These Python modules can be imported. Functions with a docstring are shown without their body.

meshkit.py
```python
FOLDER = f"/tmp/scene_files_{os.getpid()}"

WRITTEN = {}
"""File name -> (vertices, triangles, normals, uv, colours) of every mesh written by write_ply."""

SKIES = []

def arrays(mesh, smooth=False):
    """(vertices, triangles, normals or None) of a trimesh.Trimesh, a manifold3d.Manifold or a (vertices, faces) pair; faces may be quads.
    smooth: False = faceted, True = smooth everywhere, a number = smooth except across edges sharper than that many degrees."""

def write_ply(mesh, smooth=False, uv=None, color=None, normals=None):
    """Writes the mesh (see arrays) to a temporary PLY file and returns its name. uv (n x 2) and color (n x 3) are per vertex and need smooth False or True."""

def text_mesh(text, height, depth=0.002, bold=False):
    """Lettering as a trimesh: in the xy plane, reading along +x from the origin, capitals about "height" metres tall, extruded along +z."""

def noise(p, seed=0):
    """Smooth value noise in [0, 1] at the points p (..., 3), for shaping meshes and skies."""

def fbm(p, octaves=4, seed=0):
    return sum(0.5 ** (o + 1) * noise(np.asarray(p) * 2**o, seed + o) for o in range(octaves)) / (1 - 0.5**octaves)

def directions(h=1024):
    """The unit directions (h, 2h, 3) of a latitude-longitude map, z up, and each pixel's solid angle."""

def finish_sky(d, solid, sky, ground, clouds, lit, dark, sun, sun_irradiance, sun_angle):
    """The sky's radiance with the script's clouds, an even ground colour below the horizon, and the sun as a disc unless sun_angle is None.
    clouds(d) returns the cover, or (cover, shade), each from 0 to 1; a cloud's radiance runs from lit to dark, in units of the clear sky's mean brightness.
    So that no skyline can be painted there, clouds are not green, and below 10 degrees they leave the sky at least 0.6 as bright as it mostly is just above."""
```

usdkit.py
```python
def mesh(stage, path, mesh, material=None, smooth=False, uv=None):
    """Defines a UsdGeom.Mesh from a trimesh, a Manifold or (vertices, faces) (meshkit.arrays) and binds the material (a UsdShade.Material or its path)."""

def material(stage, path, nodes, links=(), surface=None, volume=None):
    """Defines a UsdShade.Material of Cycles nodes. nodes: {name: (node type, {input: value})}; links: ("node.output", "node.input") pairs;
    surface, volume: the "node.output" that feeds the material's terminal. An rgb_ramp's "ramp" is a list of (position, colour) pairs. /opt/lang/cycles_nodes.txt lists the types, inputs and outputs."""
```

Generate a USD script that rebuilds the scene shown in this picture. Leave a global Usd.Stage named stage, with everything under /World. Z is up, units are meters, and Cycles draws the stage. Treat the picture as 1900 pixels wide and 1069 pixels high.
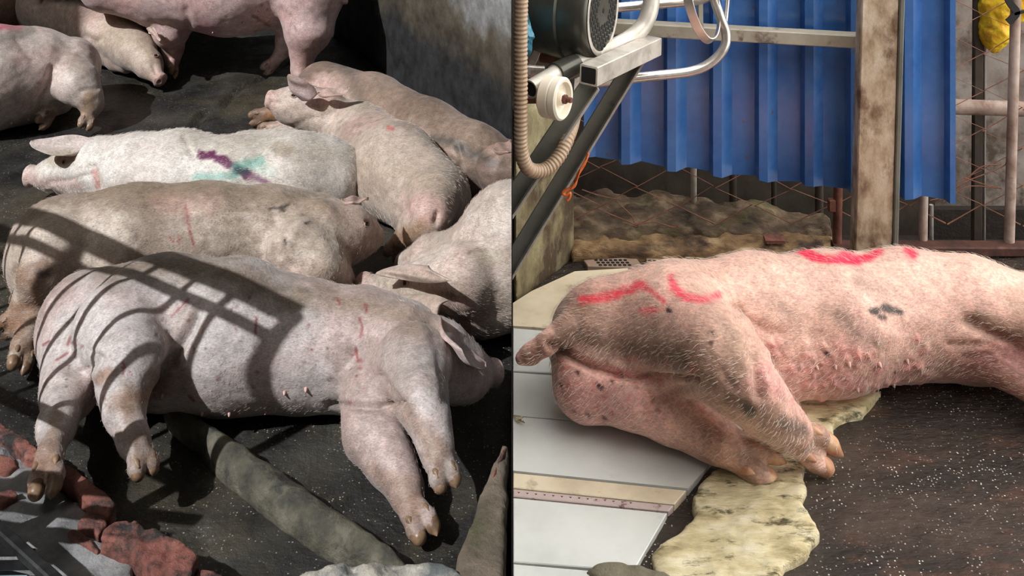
import math, random
import numpy as np, trimesh, usdkit, meshkit
from pxr import Usd, UsdGeom, UsdLux, UsdShade, Sdf, Gf, Vt
from scipy.spatial import cKDTree
rng = np.random.default_rng(7); random.seed(7)
stage = Usd.Stage.CreateInMemory()
UsdGeom.SetStageUpAxis(stage, 'Z'); UsdGeom.SetStageMetersPerUnit(stage, 1.0)
UsdGeom.Xform.Define(stage, '/World'); UsdGeom.Scope.Define(stage, '/World/Looks')
# ------------------------------------------------------------------ camera, sun, sky
F, HY, HC = 2100.0, -600.0, 2.1            # focal length and horizon row (for a picture 1900 wide), camera height
cam = UsdGeom.Camera.Define(stage, '/World/camera')
cam.AddTranslateOp().Set((0, 0, HC)); cam.AddRotateXOp().Set(90.0)
cam.CreateFocalLengthAttr(F / 50.0); cam.CreateHorizontalApertureAttr(38.0); cam.CreateVerticalApertureAttr(38.0 * 1069 / 1900)
cam.CreateVerticalApertureOffsetAttr((HY - 534.5) / 50.0)
cam.CreateClippingRangeAttr((0.05, 1000.0)); cam.CreateExposureAttr(0.0)
SUN_H = np.array([0.72, 0.69]); SUN_T = 1.0  # the sun travels along SUN_H and drops SUN_T per metre
sun = UsdLux.DistantLight.Define(stage, '/World/sun')
sun.CreateIntensityAttr(12500.0); sun.CreateAngleAttr(0.6); sun.CreateColorAttr(Gf.Vec3f(0.985, 0.985, 1.0))
_el = math.degrees(math.atan(SUN_T)); _az = math.degrees(math.atan2(SUN_H[0], SUN_H[1]))
sun.AddRotateZOp().Set(-_az); sun.AddRotateXOp().Set(90.0 - _el)
sky = UsdLux.DomeLight.Define(stage, '/World/sky'); sky.CreateIntensityAttr(1.2); sky.CreateColorAttr(Gf.Vec3f(1.0, 0.96, 0.90))
# ------------------------------------------------------------------ helpers
used = {}
def numbered(parent, name):
    k = parent + '/' + name; n = used.get(k, 0); used[k] = n + 1
    return k if n == 0 else f'{k}_{n:03d}'
def tag(p, label=None, cat=None, group=None, kind=None):
    p = p.GetPrim() if hasattr(p, 'GetPrim') else p
    for k, v in (('label', label), ('category', cat), ('group', group), ('kind', kind)):
        if v: p.SetCustomDataByKey(k, v)
    return p
def path_of(parent): return '/World' if parent is None else str(parent.GetPath())
def obj(name, mesh, mat, parent=None, smooth=35, label=None, kind=None):
    m = usdkit.mesh(stage, numbered(path_of(parent), name), mesh, mat, smooth=smooth).GetPrim()
    return tag(m, label=label, kind=kind)
def thing(name, label, cat, group=None):
    return tag(UsdGeom.Xform.Define(stage, numbered('/World', name)), label, cat, group)
def struct(name, mesh, mat, label=None, smooth=35):
    return obj(name, mesh, mat, None, smooth, label, 'structure')
cat = trimesh.util.concatenate
def unit(v): v = np.asarray(v, float); return v / (np.linalg.norm(v) + 1e-12)
def at(px, py, z):                          # the point at height z seen at a pixel
    Y = F * (HC - z) / (py - HY)
    return np.array([(px - 950) / F * Y, Y, z])
def atY(px, py, Y):                         # the point at depth Y seen at a pixel
    return np.array([(px - 950) / F * Y, Y, HC - (py - HY) / F * Y])
def pix(v):
    v = np.asarray(v); return np.stack([950 + F * v[..., 0] / v[..., 1], HY + F * (HC - v[..., 2]) / v[..., 1]], -1)
def box(lo, hi, bevel=0.0):
    lo, hi = np.array(lo, float), np.array(hi, float)
    if not bevel:
        b = trimesh.creation.box(hi - lo); b.apply_translation((lo + hi) / 2); return b
    pts = []
    for s in np.ndindex(2, 2, 2):
        c = np.where(s, hi, lo); i = np.where(s, -1, 1)
        for k in range(3):
            q = c + i * bevel; q[k] = c[k]; pts.append(q)
    return trimesh.convex.convex_hull(np.array(pts))
def frames(pts, up=None):
    p = np.asarray(pts, float); t = np.gradient(p, axis=0); t /= np.linalg.norm(t, axis=1, keepdims=True) + 1e-12
    n = np.zeros_like(p); a = np.array(up if up is not None else ([0, 0, 1.0] if abs(t[0, 2]) < .9 else [1.0, 0, 0]), float)
    for i in range(len(p)):
        a = a - t[i] * (a @ t[i]); a = unit(a); n[i] = a
    return p, t, n, np.cross(t, n)
def sweep(pts, section, up=None, scale=None):
    """section: (m,2) closed outline swept along pts"""
    p, t, n, b = frames(pts, up); m = len(section); s = np.ones(len(p)) if scale is None else np.asarray(scale)
    sec = np.asarray(section, float)
    v = p[:, None] + s[:, None, None] * (sec[None, :, 0, None] * b[:, None] + sec[None, :, 1, None] * n[:, None])
    v = v.reshape(-1, 3); f = []
    for i in range(len(p) - 1):
        j = np.arange(m); k = (j + 1) % m
        f.append(np.stack([i * m + j, i * m + k, (i + 1) * m + k], 1)); f.append(np.stack([i * m + j, (i + 1) * m + k, (i + 1) * m + j], 1))
    c0, c1 = len(v), len(v) + 1; v = np.vstack([v, p[0], p[-1]]); j = np.arange(m); k = (j + 1) % m
    f.append(np.stack([np.full(m, c0), k, j], 1)); e = (len(p) - 1) * m
    f.append(np.stack([np.full(m, c1), e + j, e + k], 1))
    g = trimesh.Trimesh(v, np.vstack(f), process=False)
    if g.volume < 0: g.invert()
    return g
def ring(r, n=12, r2=None):
    a = np.arange(n) * 2 * np.pi / n; return np.stack([np.cos(a) * r, np.sin(a) * (r2 or r)], 1)
def rect(w, h, c=0.004):
    return np.array([[-w/2+c, -h/2], [w/2-c, -h/2], [w/2, -h/2+c], [w/2, h/2-c], [w/2-c, h/2], [-w/2+c, h/2], [-w/2, h/2-c], [-w/2, -h/2+c]])
def tube(pts, r, n=12, scale=None): return sweep(pts, ring(r, n), scale=scale)
def bar(a, b, w, h, up=(0, 0, 1.0), c=0.004): return sweep([a, b], rect(w, h, c), up)
def spline(pts, n=40):
    p = np.asarray(pts, float); p = np.vstack([2 * p[0] - p[1], p, 2 * p[-1] - p[-2]]); out = []
    segs = len(p) - 3; per = max(2, n // segs)
    for i in range(segs):
        for t in np.linspace(0, 1, per, endpoint=(i == segs - 1)):
            a, b, c, d = p[i:i+4]
            out.append(.5 * (2*b + (c-a)*t + (2*a-5*b+4*c-d)*t*t + (3*b-a-3*c+d)*t**3))
    return np.array(out)
def pipe(a, b, r, wall=.15, n=20):           # an open round tube
    a, b = np.asarray(a, float), np.asarray(b, float)
    o = sweep([a, b], ring(r, n)); t = unit(b - a)
    import manifold3d as m3
    def M(x): return m3.Manifold(m3.Mesh(np.asarray(x.vertices, np.float32), np.asarray(x.faces, np.uint32)))
    i = sweep([a - t * .01, b + t * .01], ring(r * (1 - wall), n))
    r_ = (M(o) - M(i)).to_mesh(); return trimesh.Trimesh(r_.vert_properties[:, :3], r_.tri_verts, process=False)
# ------------------------------------------------------------------ signed distance modelling
def nets(d, org, h):
    """Surface nets of the grid d (inside < 0)"""
    s = d < 0; nx, ny, nz = d.shape
    cnt = np.zeros((nx-1, ny-1, nz-1), np.int8); acc = np.zeros((nx-1, ny-1, nz-1, 3), np.float32)
    C = [(i, j, k) for i in (0, 1) for j in (0, 1) for k in (0, 1)]
    sub = lambda g, c: g[c[0]:nx-1+c[0], c[1]:ny-1+c[1], c[2]:nz-1+c[2]]
    tot = sum(sub(s, c).astype(np.int8) for c in C); act = (tot > 0) & (tot < 8)
    idx = np.argwhere(act); vals = {c: d[idx[:, 0]+c[0], idx[:, 1]+c[1], idx[:, 2]+c[2]] for c in C}
    a = np.zeros((len(idx), 3)); n = np.zeros(len(idx))
    for c in C:
        for ax in range(3):
            if c[ax] == 0:
                e = list(c); e[ax] = 1; va, vb = vals[c], vals[tuple(e)]; cr = (va < 0) != (vb < 0)
                t = np.where(cr, va / np.where(cr, va - vb, 1), 0)
                p = np.tile(np.array(c, float), (len(idx), 1)); p[:, ax] += t
                a[cr] += p[cr]; n += cr
    v = (idx + a / n[:, None]) * h + org
    num = np.full(act.shape, -1, np.int64); num[act] = np.arange(len(idx)); fs = []
    for ax in range(3):
        u, w = [(1, 2), (2, 0), (0, 1)][ax]
        lo = [slice(None)] * 3; hi = [slice(None)] * 3; lo[ax] = slice(0, -1); hi[ax] = slice(1, None)
        cr = np.argwhere(s[tuple(lo)] != s[tuple(hi)])
        ok = (cr[:, u] > 0) & (cr[:, w] > 0) & (cr[:, u] < d.shape[u]-1) & (cr[:, w] < d.shape[w]-1); cr = cr[ok]
        def cell(du, dw):
            q = cr.copy(); q[:, u] -= du; q[:, w] -= dw; return num[q[:, 0], q[:, 1], q[:, 2]]
        q = np.stack([cell(1, 1), cell(0, 1), cell(0, 0), cell(1, 0)], 1)
        fl = s[cr[:, 0], cr[:, 1], cr[:, 2]]; q[~fl] = q[~fl][:, ::-1]; fs.append(q)
    q = np.vstack(fs); q = q[(q >= 0).all(1)]
    return v, np.vstack([q[:, [0, 1, 2]], q[:, [0, 2, 3]]])
def smin(a, b, k):
    h = np.clip(.5 + .5 * (b - a) / k, 0, 1); return b + (a - b) * h - k * h * (1 - h)
class Blob:
    def __init__(s, h): s.h = h; s.P = []; s.G = []
    def cone(s, a, ra, b, rb, k=.03): s.P.append(('c', np.asarray(a, float), ra, np.asarray(b, float), rb, k))
    def chain(s, js, k=.03):
        for (a, ra), (b, rb) in zip(js[:-1], js[1:]): s.cone(a, ra, b, rb, k)
    def disc(s, c, n, R, t, k=.01): s.P.append(('d', np.asarray(c, float), unit(n), R, t, k))
    def hole(s, c, r, k=.008): s.P.append(('h', np.asarray(c, float), r, k))
    def groove(s, pts, w, depth): s.G.append((np.asarray(pts, float), w, depth))
    def build(s, clip=None, noise=(0, 1)):
        lo, hi = np.full(3, 1e9), np.full(3, -1e9)
        for p in s.P:
            for c, r in ([(p[1], p[2]), (p[3], p[4])] if p[0] == 'c' else [(p[1], p[3] if p[0] == 'd' else 0)]):
                lo = np.minimum(lo, c - r); hi = np.maximum(hi, c + r)
        h = s.h; lo -= .03; hi += .03; n = np.ceil((hi - lo) / h).astype(int) + 1
        ax = [lo[i] + h * np.arange(n[i]) for i in range(3)]; d = np.full(n, 1.0, np.float32)
        def reg(l, u):
            sl = [slice(max(0, int((l[i]-lo[i])/h)), min(n[i], int((u[i]-lo[i])/h)+2)) for i in range(3)]
            X, Y, Z = np.meshgrid(*(ax[i][sl[i]] for i in range(3)), indexing='ij'); return tuple(sl), np.stack([X, Y, Z], -1)
        def seg(p, a, b):
            ab = b - a; t = np.clip(((p - a) @ ab) / (ab @ ab + 1e-12), 0, 1); q = p - a - t[..., None] * ab
            return np.sqrt((q * q).sum(-1)), t
        for p in s.P:
            if p[0] == 'c':
                _, a, ra, b, rb, k = p; m = max(ra, rb) + k + .05
                sl, q = reg(np.minimum(a, b) - m, np.maximum(a, b) + m); e, t = seg(q, a, b); e = e - (ra + (rb - ra) * t)
                d[sl] = smin(d[sl], e, k)
            elif p[0] == 'd':
                _, c, nn, R, t, k = p; m = R + t + k + .04; sl, q = reg(c - m, c + m); q = q - c; z = q @ nn
                r = np.sqrt(np.maximum((q * q).sum(-1) - z * z, 0)); e = np.sqrt(np.maximum(r - R + t, 0)**2 + z * z) - t
                d[sl] = smin(d[sl], e, k)
            else:
                _, c, r, k = p; m = r + k + .03; sl, q = reg(c - m, c + m); e = np.sqrt(((q - c)**2).sum(-1)) - r
                d[sl] = -smin(-d[sl], e, k)
        for pts, w, dep in s.G:
            for a, b in zip(pts[:-1], pts[1:]):
                m = 3 * w; sl, q = reg(np.minimum(a, b) - m, np.maximum(a, b) + m); e, t = seg(q, a, b)
                d[sl] = np.maximum(d[sl], d[sl] + dep * np.exp(-(e / w)**2) * .7)
        if clip is not None:
            X = ax[0][:, None, None]; d = np.maximum(d, X - clip)
        d[0], d[-1] = 1, 1; d[:, 0], d[:, -1] = 1, 1; d[:, :, 0], d[:, :, -1] = 1, 1
        v, f = nets(d, lo, h)
        return v, f
def vnormals(v, f):
    n = np.zeros_like(v); c = np.cross(v[f[:, 1]] - v[f[:, 0]], v[f[:, 2]] - v[f[:, 0]])
    for k in range(3): np.add.at(n, f[:, k], c)
    return n / (np.linalg.norm(n, axis=1, keepdims=True) + 1e-12)
def relax(v, f, it=2):
    e = np.vstack([f[:, [0, 1]], f[:, [1, 2]], f[:, [2, 0]]])
    for i in range(it):
        for lam in (.5, -.52):
            a = np.zeros_like(v); c = np.zeros(len(v)); np.add.at(a, e[:, 0], v[e[:, 1]]); np.add.at(c, e[:, 0], 1)
            v = v + lam * (a / np.maximum(c, 1)[:, None] - v)
    return v
def poly_sd(q, poly):
    """signed distance of 2-D points to a polygon"""
    d = np.full(q.shape[:-1], 1e9); ins = np.zeros(q.shape[:-1], bool); n = len(poly)
    for i in range(n):
        a, b = poly[i], poly[(i + 1) % n]; ab = b - a; w = q - a
        t = np.clip((w @ ab) / (ab @ ab + 1e-12), 0, 1); e = w - t[..., None] * ab; d = np.minimum(d, (e * e).sum(-1))
        c = ((a[1] <= q[..., 1]) != (b[1] <= q[..., 1])); x = a[0] + (q[..., 1] - a[1]) / np.where(ab[1] == 0, 1e-9, ab[1]) * ab[0]
        ins ^= c & (q[..., 0] < x)
    return np.where(ins, -np.sqrt(d), np.sqrt(d))
def rough(poly, z0, z1, cell=.012, edge=.012, rnd=.012, top=.006, nscale=18, seed=0, crown=0.0, tilt=(0, 0), extra=None):
    """A rough slab: polygon (xy) between z0 and z1 with a ragged outline, rounded rim and uneven top"""
    poly = np.asarray(poly, float)[:, :2]; lo2, hi2 = poly.min(0) - .05, poly.max(0) + .05
    zt = z1 + crown + 3 * top + .03 + np.abs(tilt).sum() * .5
    nx, ny, nz = [int(math.ceil(x / cell)) + 2 for x in (hi2[0]-lo2[0], hi2[1]-lo2[1], zt - z0 + .03)]
    gx = lo2[0] + cell * np.arange(nx); gy = lo2[1] + cell * np.arange(ny); gz = z0 - .02 + cell * np.arange(nz)
    X, Y = np.meshgrid(gx, gy, indexing='ij'); q = np.stack([X, Y], -1)
    n2 = meshkit.fbm(np.stack([X, Y, 0 * X], -1) * nscale, 4, seed) - .5
    d2 = poly_sd(q, poly) + n2 * 2 * edge
    nt = meshkit.fbm(np.stack([X, Y, 0 * X + 5], -1) * nscale * 1.7, 4, seed + 9) - .5
    c = poly.mean(0); H = z1 + nt * 4 * top + (X - c[0]) * tilt[0] + (Y - c[1]) * tilt[1]
    if crown: H = H + crown * np.clip(-d2 / .12, 0, 1) ** .5
    if extra is not None: H = H + extra(X, Y)
    dz = np.maximum(gz[None, None] - H[..., None], z0 - gz[None, None]); dd = np.broadcast_to(d2[..., None], dz.shape)
    u = np.maximum(dd + rnd, 0); w = np.maximum(dz + rnd, 0); d = np.sqrt(u*u + w*w) - rnd + np.minimum(np.maximum(dd + rnd, dz + rnd), 0)
    P = np.stack(np.meshgrid(gx, gy, gz, indexing='ij'), -1); d = d + (meshkit.fbm(P * nscale * 3, 2, seed + 3) - .5) * 1.2 * top
    d = d.astype(np.float32); d[0], d[-1] = 1, 1; d[:, 0], d[:, -1] = 1, 1; d[:, :, 0], d[:, :, -1] = 1, 1
    return nets(d, np.array([gx[0], gy[0], gz[0]]), cell)
# ------------------------------------------------------------------ materials
def grunge(name, cols, scale=6, rough=(.5, .8), bump=.3, dist=.01, bscale=None, dirt=None, speck=None, metal=0.0, stretch=(1, 1, 1), spec=.5, dscale=None, dlim=(.5, .62), extra=None, fine=0):
    """cols: ramp of colours over noise; dirt: colour mixed in where a second noise is high; speck: (colour, scale, threshold)"""
    N = {'g': ('geometry', {}), 'm': ('mapping', {'scale': stretch}), 'n': ('noise_texture', {'scale': scale, 'detail': 8.0, 'roughness': .62}),
         'r': ('rgb_ramp', {'ramp': [(p, c) for p, c in zip(np.linspace(.3, .7, len(cols)), cols)]}),
         'p': ('principled_bsdf', {'metallic': metal, 'specular_ior_level': spec}),
         'nr': ('noise_texture', {'scale': scale * 2.3, 'detail': 5.0}), 'mr': ('map_range', {'from_min': .35, 'from_max': .65, 'to_min': rough[0], 'to_max': rough[1], 'clamp': True}),
         'nb': ('noise_texture', {'scale': bscale or scale * 6, 'detail': 8.0, 'roughness': .65}), 'b': ('bump', {'strength': bump, 'distance': dist})}
    L = [('g.position', 'm.vector'), ('m.vector', 'n.vector'), ('n.fac', 'r.fac'), ('m.vector', 'nr.vector'), ('nr.fac', 'mr.value'), ('mr.result', 'p.roughness'), ('m.vector', 'nb.vector'), ('nb.fac', 'b.height'), ('b.normal', 'p.normal')]
    out = 'r.color'
    if dirt is not None:
        N['nd'] = ('noise_texture', {'scale': dscale or scale * .7, 'detail': 9.0, 'roughness': .7}); N['md'] = ('map_range', {'from_min': dlim[0], 'from_max': dlim[1], 'clamp': True}); N['xd'] = ('mix_color', {'b': dirt})
        N['od'] = ('vector_math', {'math_type': 'add', 'vector2': (3.7, 1.3, 9.1)})
        L += [('m.vector', 'od.vector1'), ('od.vector', 'nd.vector'), ('nd.fac', 'md.value'), ('md.result', 'xd.fac'), (out, 'xd.a')]; out = 'xd.result'
    if speck is not None:
        c, sc, th = speck[:3]
        N['v'] = ('voronoi_texture', {'scale': sc}); N['vs'] = ('map_range', {'from_min': th, 'from_max': th * .6, 'clamp': True}); N['xs'] = ('mix_color', {'b': c})
        N['sc'] = ('separate_color', {}); N['gt'] = ('math', {'math_type': 'greater_than', 'value2': speck[3] if len(speck) > 3 else .5}); N['mm'] = ('math', {'math_type': 'multiply'}); N['np'] = ('noise_texture', {'scale': 7.0, 'detail': 5.0, 'roughness': .7}); N['mp'] = ('map_range', {'from_min': .42, 'from_max': .58, 'to_min': .12, 'to_max': 1.0, 'clamp': True}); N['m2'] = ('math', {'math_type': 'multiply'})
        L += [('g.position', 'v.vector'), ('v.distance', 'vs.value'), ('v.color', 'sc.color'), ('sc.r', 'gt.value1'), ('gt.value', 'mm.value1'), ('vs.result', 'mm.value2'), ('g.position', 'np.vector'), ('np.fac', 'mp.value'), ('mm.value', 'm2.value1'), ('mp.result', 'm2.value2'), ('m2.value', 'xs.fac'), (out, 'xs.a')]; out = 'xs.result'
    L.append((out, 'p.base_color'))
    if extra: extra(N, L)
    return usdkit.material(stage, '/World/Looks/' + name, N, L, surface='p.BSDF')
def skin_mat(name, rough=.5, hair=(.5, .12), stretch=(1, 1, 1), bump=.35):
    N = {'g': ('geometry', {}), 'a': ('attribute', {'attribute': 'skin'}),
         'n1': ('noise_texture', {'scale': 38.0, 'detail': 8.0, 'roughness': .7}), 'r1': ('map_range', {'from_min': .3, 'from_max': .7, 'to_min': .68, 'to_max': 1.18, 'clamp': True}),
         'm': ('mapping', {'scale': stretch}), 'n2': ('noise_texture', {'scale': 260.0, 'detail': 3.0, 'distortion': .6}), 'r2': ('map_range', {'from_min': .35, 'from_max': .65, 'to_min': .78, 'to_max': 1.14, 'clamp': True}),
         'n3': ('noise_texture', {'scale': 95.0, 'detail': 4.0, 'roughness': .7}), 'r3': ('map_range', {'from_min': .67, 'from_max': .72, 'to_min': 0.0, 'to_max': .6, 'clamp': True}),
         'mu': ('math', {'math_type': 'multiply'}), 'vm': ('vector_math', {'math_type': 'scale'}), 'x': ('mix_color', {'b': (.10, .065, .05)}),
         'ad': ('math', {'math_type': 'multiply_add', 'value2': .5}), 'b': ('bump', {'strength': bump, 'distance': .004}),
         'p': ('principled_bsdf', {'roughness': rough, 'specular_ior_level': .35, 'subsurface_weight': .12, 'subsurface_scale': .006, 'subsurface_radius': (1.0, .35, .2), 'sheen_weight': .12, 'sheen_roughness': .4})}
    L = [('g.position', 'n1.vector'), ('n1.fac', 'r1.value'), ('g.position', 'm.vector'), ('m.vector', 'n2.vector'), ('n2.fac', 'r2.value'), ('r1.result', 'mu.value1'), ('r2.result', 'mu.value2'),
         ('a.color', 'vm.vector1'), ('mu.value', 'vm.scale'), ('g.position', 'n3.vector'), ('n3.fac', 'r3.value'), ('r3.result', 'x.fac'), ('vm.vector', 'x.a'), ('x.result', 'p.base_color'),
         ('n2.fac', 'ad.value1'), ('n1.fac', 'ad.value3'), ('ad.value', 'b.height'), ('b.normal', 'p.normal')]
    return usdkit.material(stage, '/World/Looks/' + name, N, L, surface='p.BSDF')
M = {}
M['skin'] = skin_mat('pig_skin', .5, stretch=(.45, 1, 1))
M['skin_pink'] = skin_mat('pig_skin_pink', .48, stretch=(.5, .5, 1.2), bump=.5)
M['hoof'] = grunge('hoof_horn', [(.07, .04, .025), (.19, .115, .065), (.33, .23, .14)], 30, (.35, .55), .2, .002)
M['hoof_pink'] = grunge('hoof_horn_pink', [(.22, .09, .05), (.46, .23, .13), (.62, .42, .25)], 26, (.3, .5), .2, .002)
M['eye'] = grunge('eye_black', [(.01, .008, .008), (.015, .01, .01)], 10, (.08, .12), 0, .001)
M['eye_white'] = grunge('eye_white', [(.75, .72, .7), (.8, .77, .75)], 10, (.2, .25), 0, .001)
M['floor'] = grunge('wet_dark_concrete', [(.009, .009, .009), (.026, .025, .023), (.062, .057, .044)], 3.2, (.22, .6), .7, .012, 45, dirt=(.075, .062, .036), dscale=1.4, dlim=(.5, .7), speck=((.34, .32, .29), 120, .30, .70))
M['pen_wall'] = None
M['beam'] = grunge('mossy_concrete', [(.03, .029, .021), (.10, .092, .064), (.19, .175, .13)], 13, (.6, .85), .8, .012, 50, dirt=(.035, .035, .028), dlim=(.48, .62))
M['mortar'] = grunge('grey_mortar', [(.10, .10, .103), (.21, .21, .212), (.33, .33, .325)], 9, (.55, .8), .7, .012, 40, dirt=(.05, .05, .05), dlim=(.58, .72))
M['brick'] = grunge('red_brick', [(.11, .040, .030), (.23, .082, .060), (.31, .14, .105)], 12, (.65, .85), .8, .01, 60, dirt=(.025, .022, .020), dscale=9, dlim=(.47, .6))
M['brown_kerb'] = grunge('brown_kerb', [(.05, .038, .025), (.13, .105, .075), (.25, .20, .15)], 6, (.6, .85), .6, .01, 40, dirt=(.05, .06, .02), dlim=(.55, .7))
M['pale_rubble'] = grunge('pale_rubble', [(.13, .12, .10), (.40, .37, .31), (.58, .54, .46)], 7, (.6, .85), .7, .012, 35, dirt=(.12, .13, .13), dlim=(.48, .6))
M['gate'] = grunge('dark_gate_steel', [(.02, .02, .02), (.05, .05, .05)], 20, (.4, .6), .2, .002, metal=.6)
M['blue_steel'] = grunge('pale_blue_steel', [(.22, .30, .34), (.35, .44, .47)], 10, (.4, .6), .2, .002)
M['roof'] = grunge('roof_sheet', [(.05, .05, .05), (.08, .08, .08)], 4, (.6, .8), .1, .002)
M['dark_wall'] = grunge('dark_wall', [(.04, .04, .04), (.07, .065, .06)], 4, (.7, .9), .2, .004)
M['tile'] = grunge('pale_tile', [(.50, .52, .50), (.60, .62, .60), (.66, .68, .66)], 4, (.16, .34), .05, .002, 40, dirt=(.40, .37, .30), dscale=6, dlim=(.58, .72))
M['cream_tile'] = grunge('cream_tile', [(.55, .46, .33), (.72, .62, .46), (.80, .72, .56)], 5, (.2, .4), .05, .002, 40, dirt=(.30, .22, .14), dscale=8, dlim=(.56, .68))
M['drain_tile'] = grunge('dotted_tile', [(.26, .18, .13), (.36, .26, .2)], 8, (.4, .6), .2, .003)
M['dirt_floor'] = grunge('wet_brown_concrete', [(.012, .008, .006), (.034, .021, .015), (.085, .056, .041)], 5.5, (.07, .38), 1.0, .012, 60, dirt=(.10, .045, .028), dscale=5, dlim=(.56, .66), speck=((.80, .76, .70), 150, .30, .62), stretch=(.7, 1.3, 1))
M['yellow_conc'] = grunge('yellowed_concrete', [(.26, .20, .08), (.70, .60, .36), (.90, .84, .64)], 15, (.5, .8), 1.0, .010, 60, dirt=(.09, .075, .025), dscale=22, dlim=(.54, .64), stretch=(.55, 1.5, 1))
M['grey_lump'] = grunge('grey_green_mortar', [(.10, .09, .06), (.20, .18, .12)], 14, (.5, .8), .7, .008, 60)
M['mound'] = grunge('mossy_rubble', [(.022, .014, .009), (.11, .072, .043), (.34, .25, .16)], 15, (.7, .9), 1.0, .012, 45, dirt=(.10, .11, .03), dscale=5, dlim=(.52, .66), stretch=(.7, 1, 1.4))
M['side_wall'] = grunge('mossy_wall', [(.12, .09, .05), (.33, .29, .16), (.52, .48, .30)], 8, (.7, .9), .7, .01, 40, dirt=(.09, .06, .035), dscale=4, dlim=(.5, .62), stretch=(1, 1, .6))
M['blue'] = grunge('blue_paint_sheet', [(.022, .095, .30), (.036, .13, .38), (.06, .17, .43)], 5, (.2, .34), .06, .002, dirt=(.12, .08, .07), dscale=34, dlim=(.64, .68), spec=1.0)
M['post'] = grunge('rusty_post', [(.17, .105, .06), (.44, .34, .235), (.64, .55, .45)], 20, (.5, .75), .4, .004, 70, dirt=(.12, .06, .03), dscale=9, dlim=(.52, .64), stretch=(1, 1, .6))
M['rail'] = grunge('dull_rail', [(.28, .25, .19), (.42, .39, .32)], 12, (.45, .65), .2, .003, dirt=(.14, .10, .08), dscale=9, dlim=(.6, .68))
M['galv'] = grunge('galvanised_tube', [(.34, .31, .27), (.52, .49, .44), (.62, .57, .52)], 16, (.3, .5), .15, .002, dirt=(.22, .12, .08), dscale=10, dlim=(.6, .7), metal=.35)
M['bright_tube'] = grunge('bright_steel_tube', [(.58, .54, .49), (.74, .70, .66)], 8, (.18, .34), .05, .001, metal=.75)
M['green_grey'] = grunge('grey_green_angle_bar', [(.10, .105, .085), (.17, .175, .15)], 10, (.4, .6), .2, .003, dirt=(.05, .045, .04), dscale=14, dlim=(.6, .68))
M['rust'] = grunge('red_rust', [(.06, .02, .013), (.15, .05, .03), (.26, .11, .07)], 16, (.6, .85), .4, .004)
M['dark_rust'] = grunge('dark_rust', [(.03, .012, .009), (.07, .026, .018), (.12, .05, .035)], 16, (.6, .85), .4, .004)
M['pink_pipe'] = grunge('dirty_pipe', [(.20, .12, .09), (.40, .30, .25), (.55, .46, .42)], 12, (.5, .75), .3, .003, dirt=(.18, .07, .03), dscale=6, dlim=(.55, .68))
M['dark_steel'] = grunge('dark_bar', [(.03, .022, .016), (.07, .055, .04)], 12, (.5, .75), .2, .003)
M['wire'] = grunge('rusty_wire', [(.13, .05, .03), (.28, .12, .075)], 20, (.6, .8), .2, .002)
M['back_wall'] = grunge('dirty_white_wall', [(.09, .06, .045), (.24, .20, .175), (.36, .34, .32)], 6, (.6, .85), .3, .004, dirt=(.07, .05, .035), dscale=5, dlim=(.5, .62))
M['dark_ground'] = grunge('dark_earth', [(.012, .008, .006), (.03, .02, .014)], 8, (.7, .9), .6, .01)
M['motor'] = grunge('motor_grey', [(.055, .055, .045), (.085, .083, .07)], 8, (.26, .4), .06, .002, metal=.5, dirt=(.05, .035, .025), dscale=22, dlim=(.66, .7))
M['motor_hole'] = grunge('black_hole', [(.006, .006, .006), (.01, .01, .01)], 8, (.8, .9), 0, .002)
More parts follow.
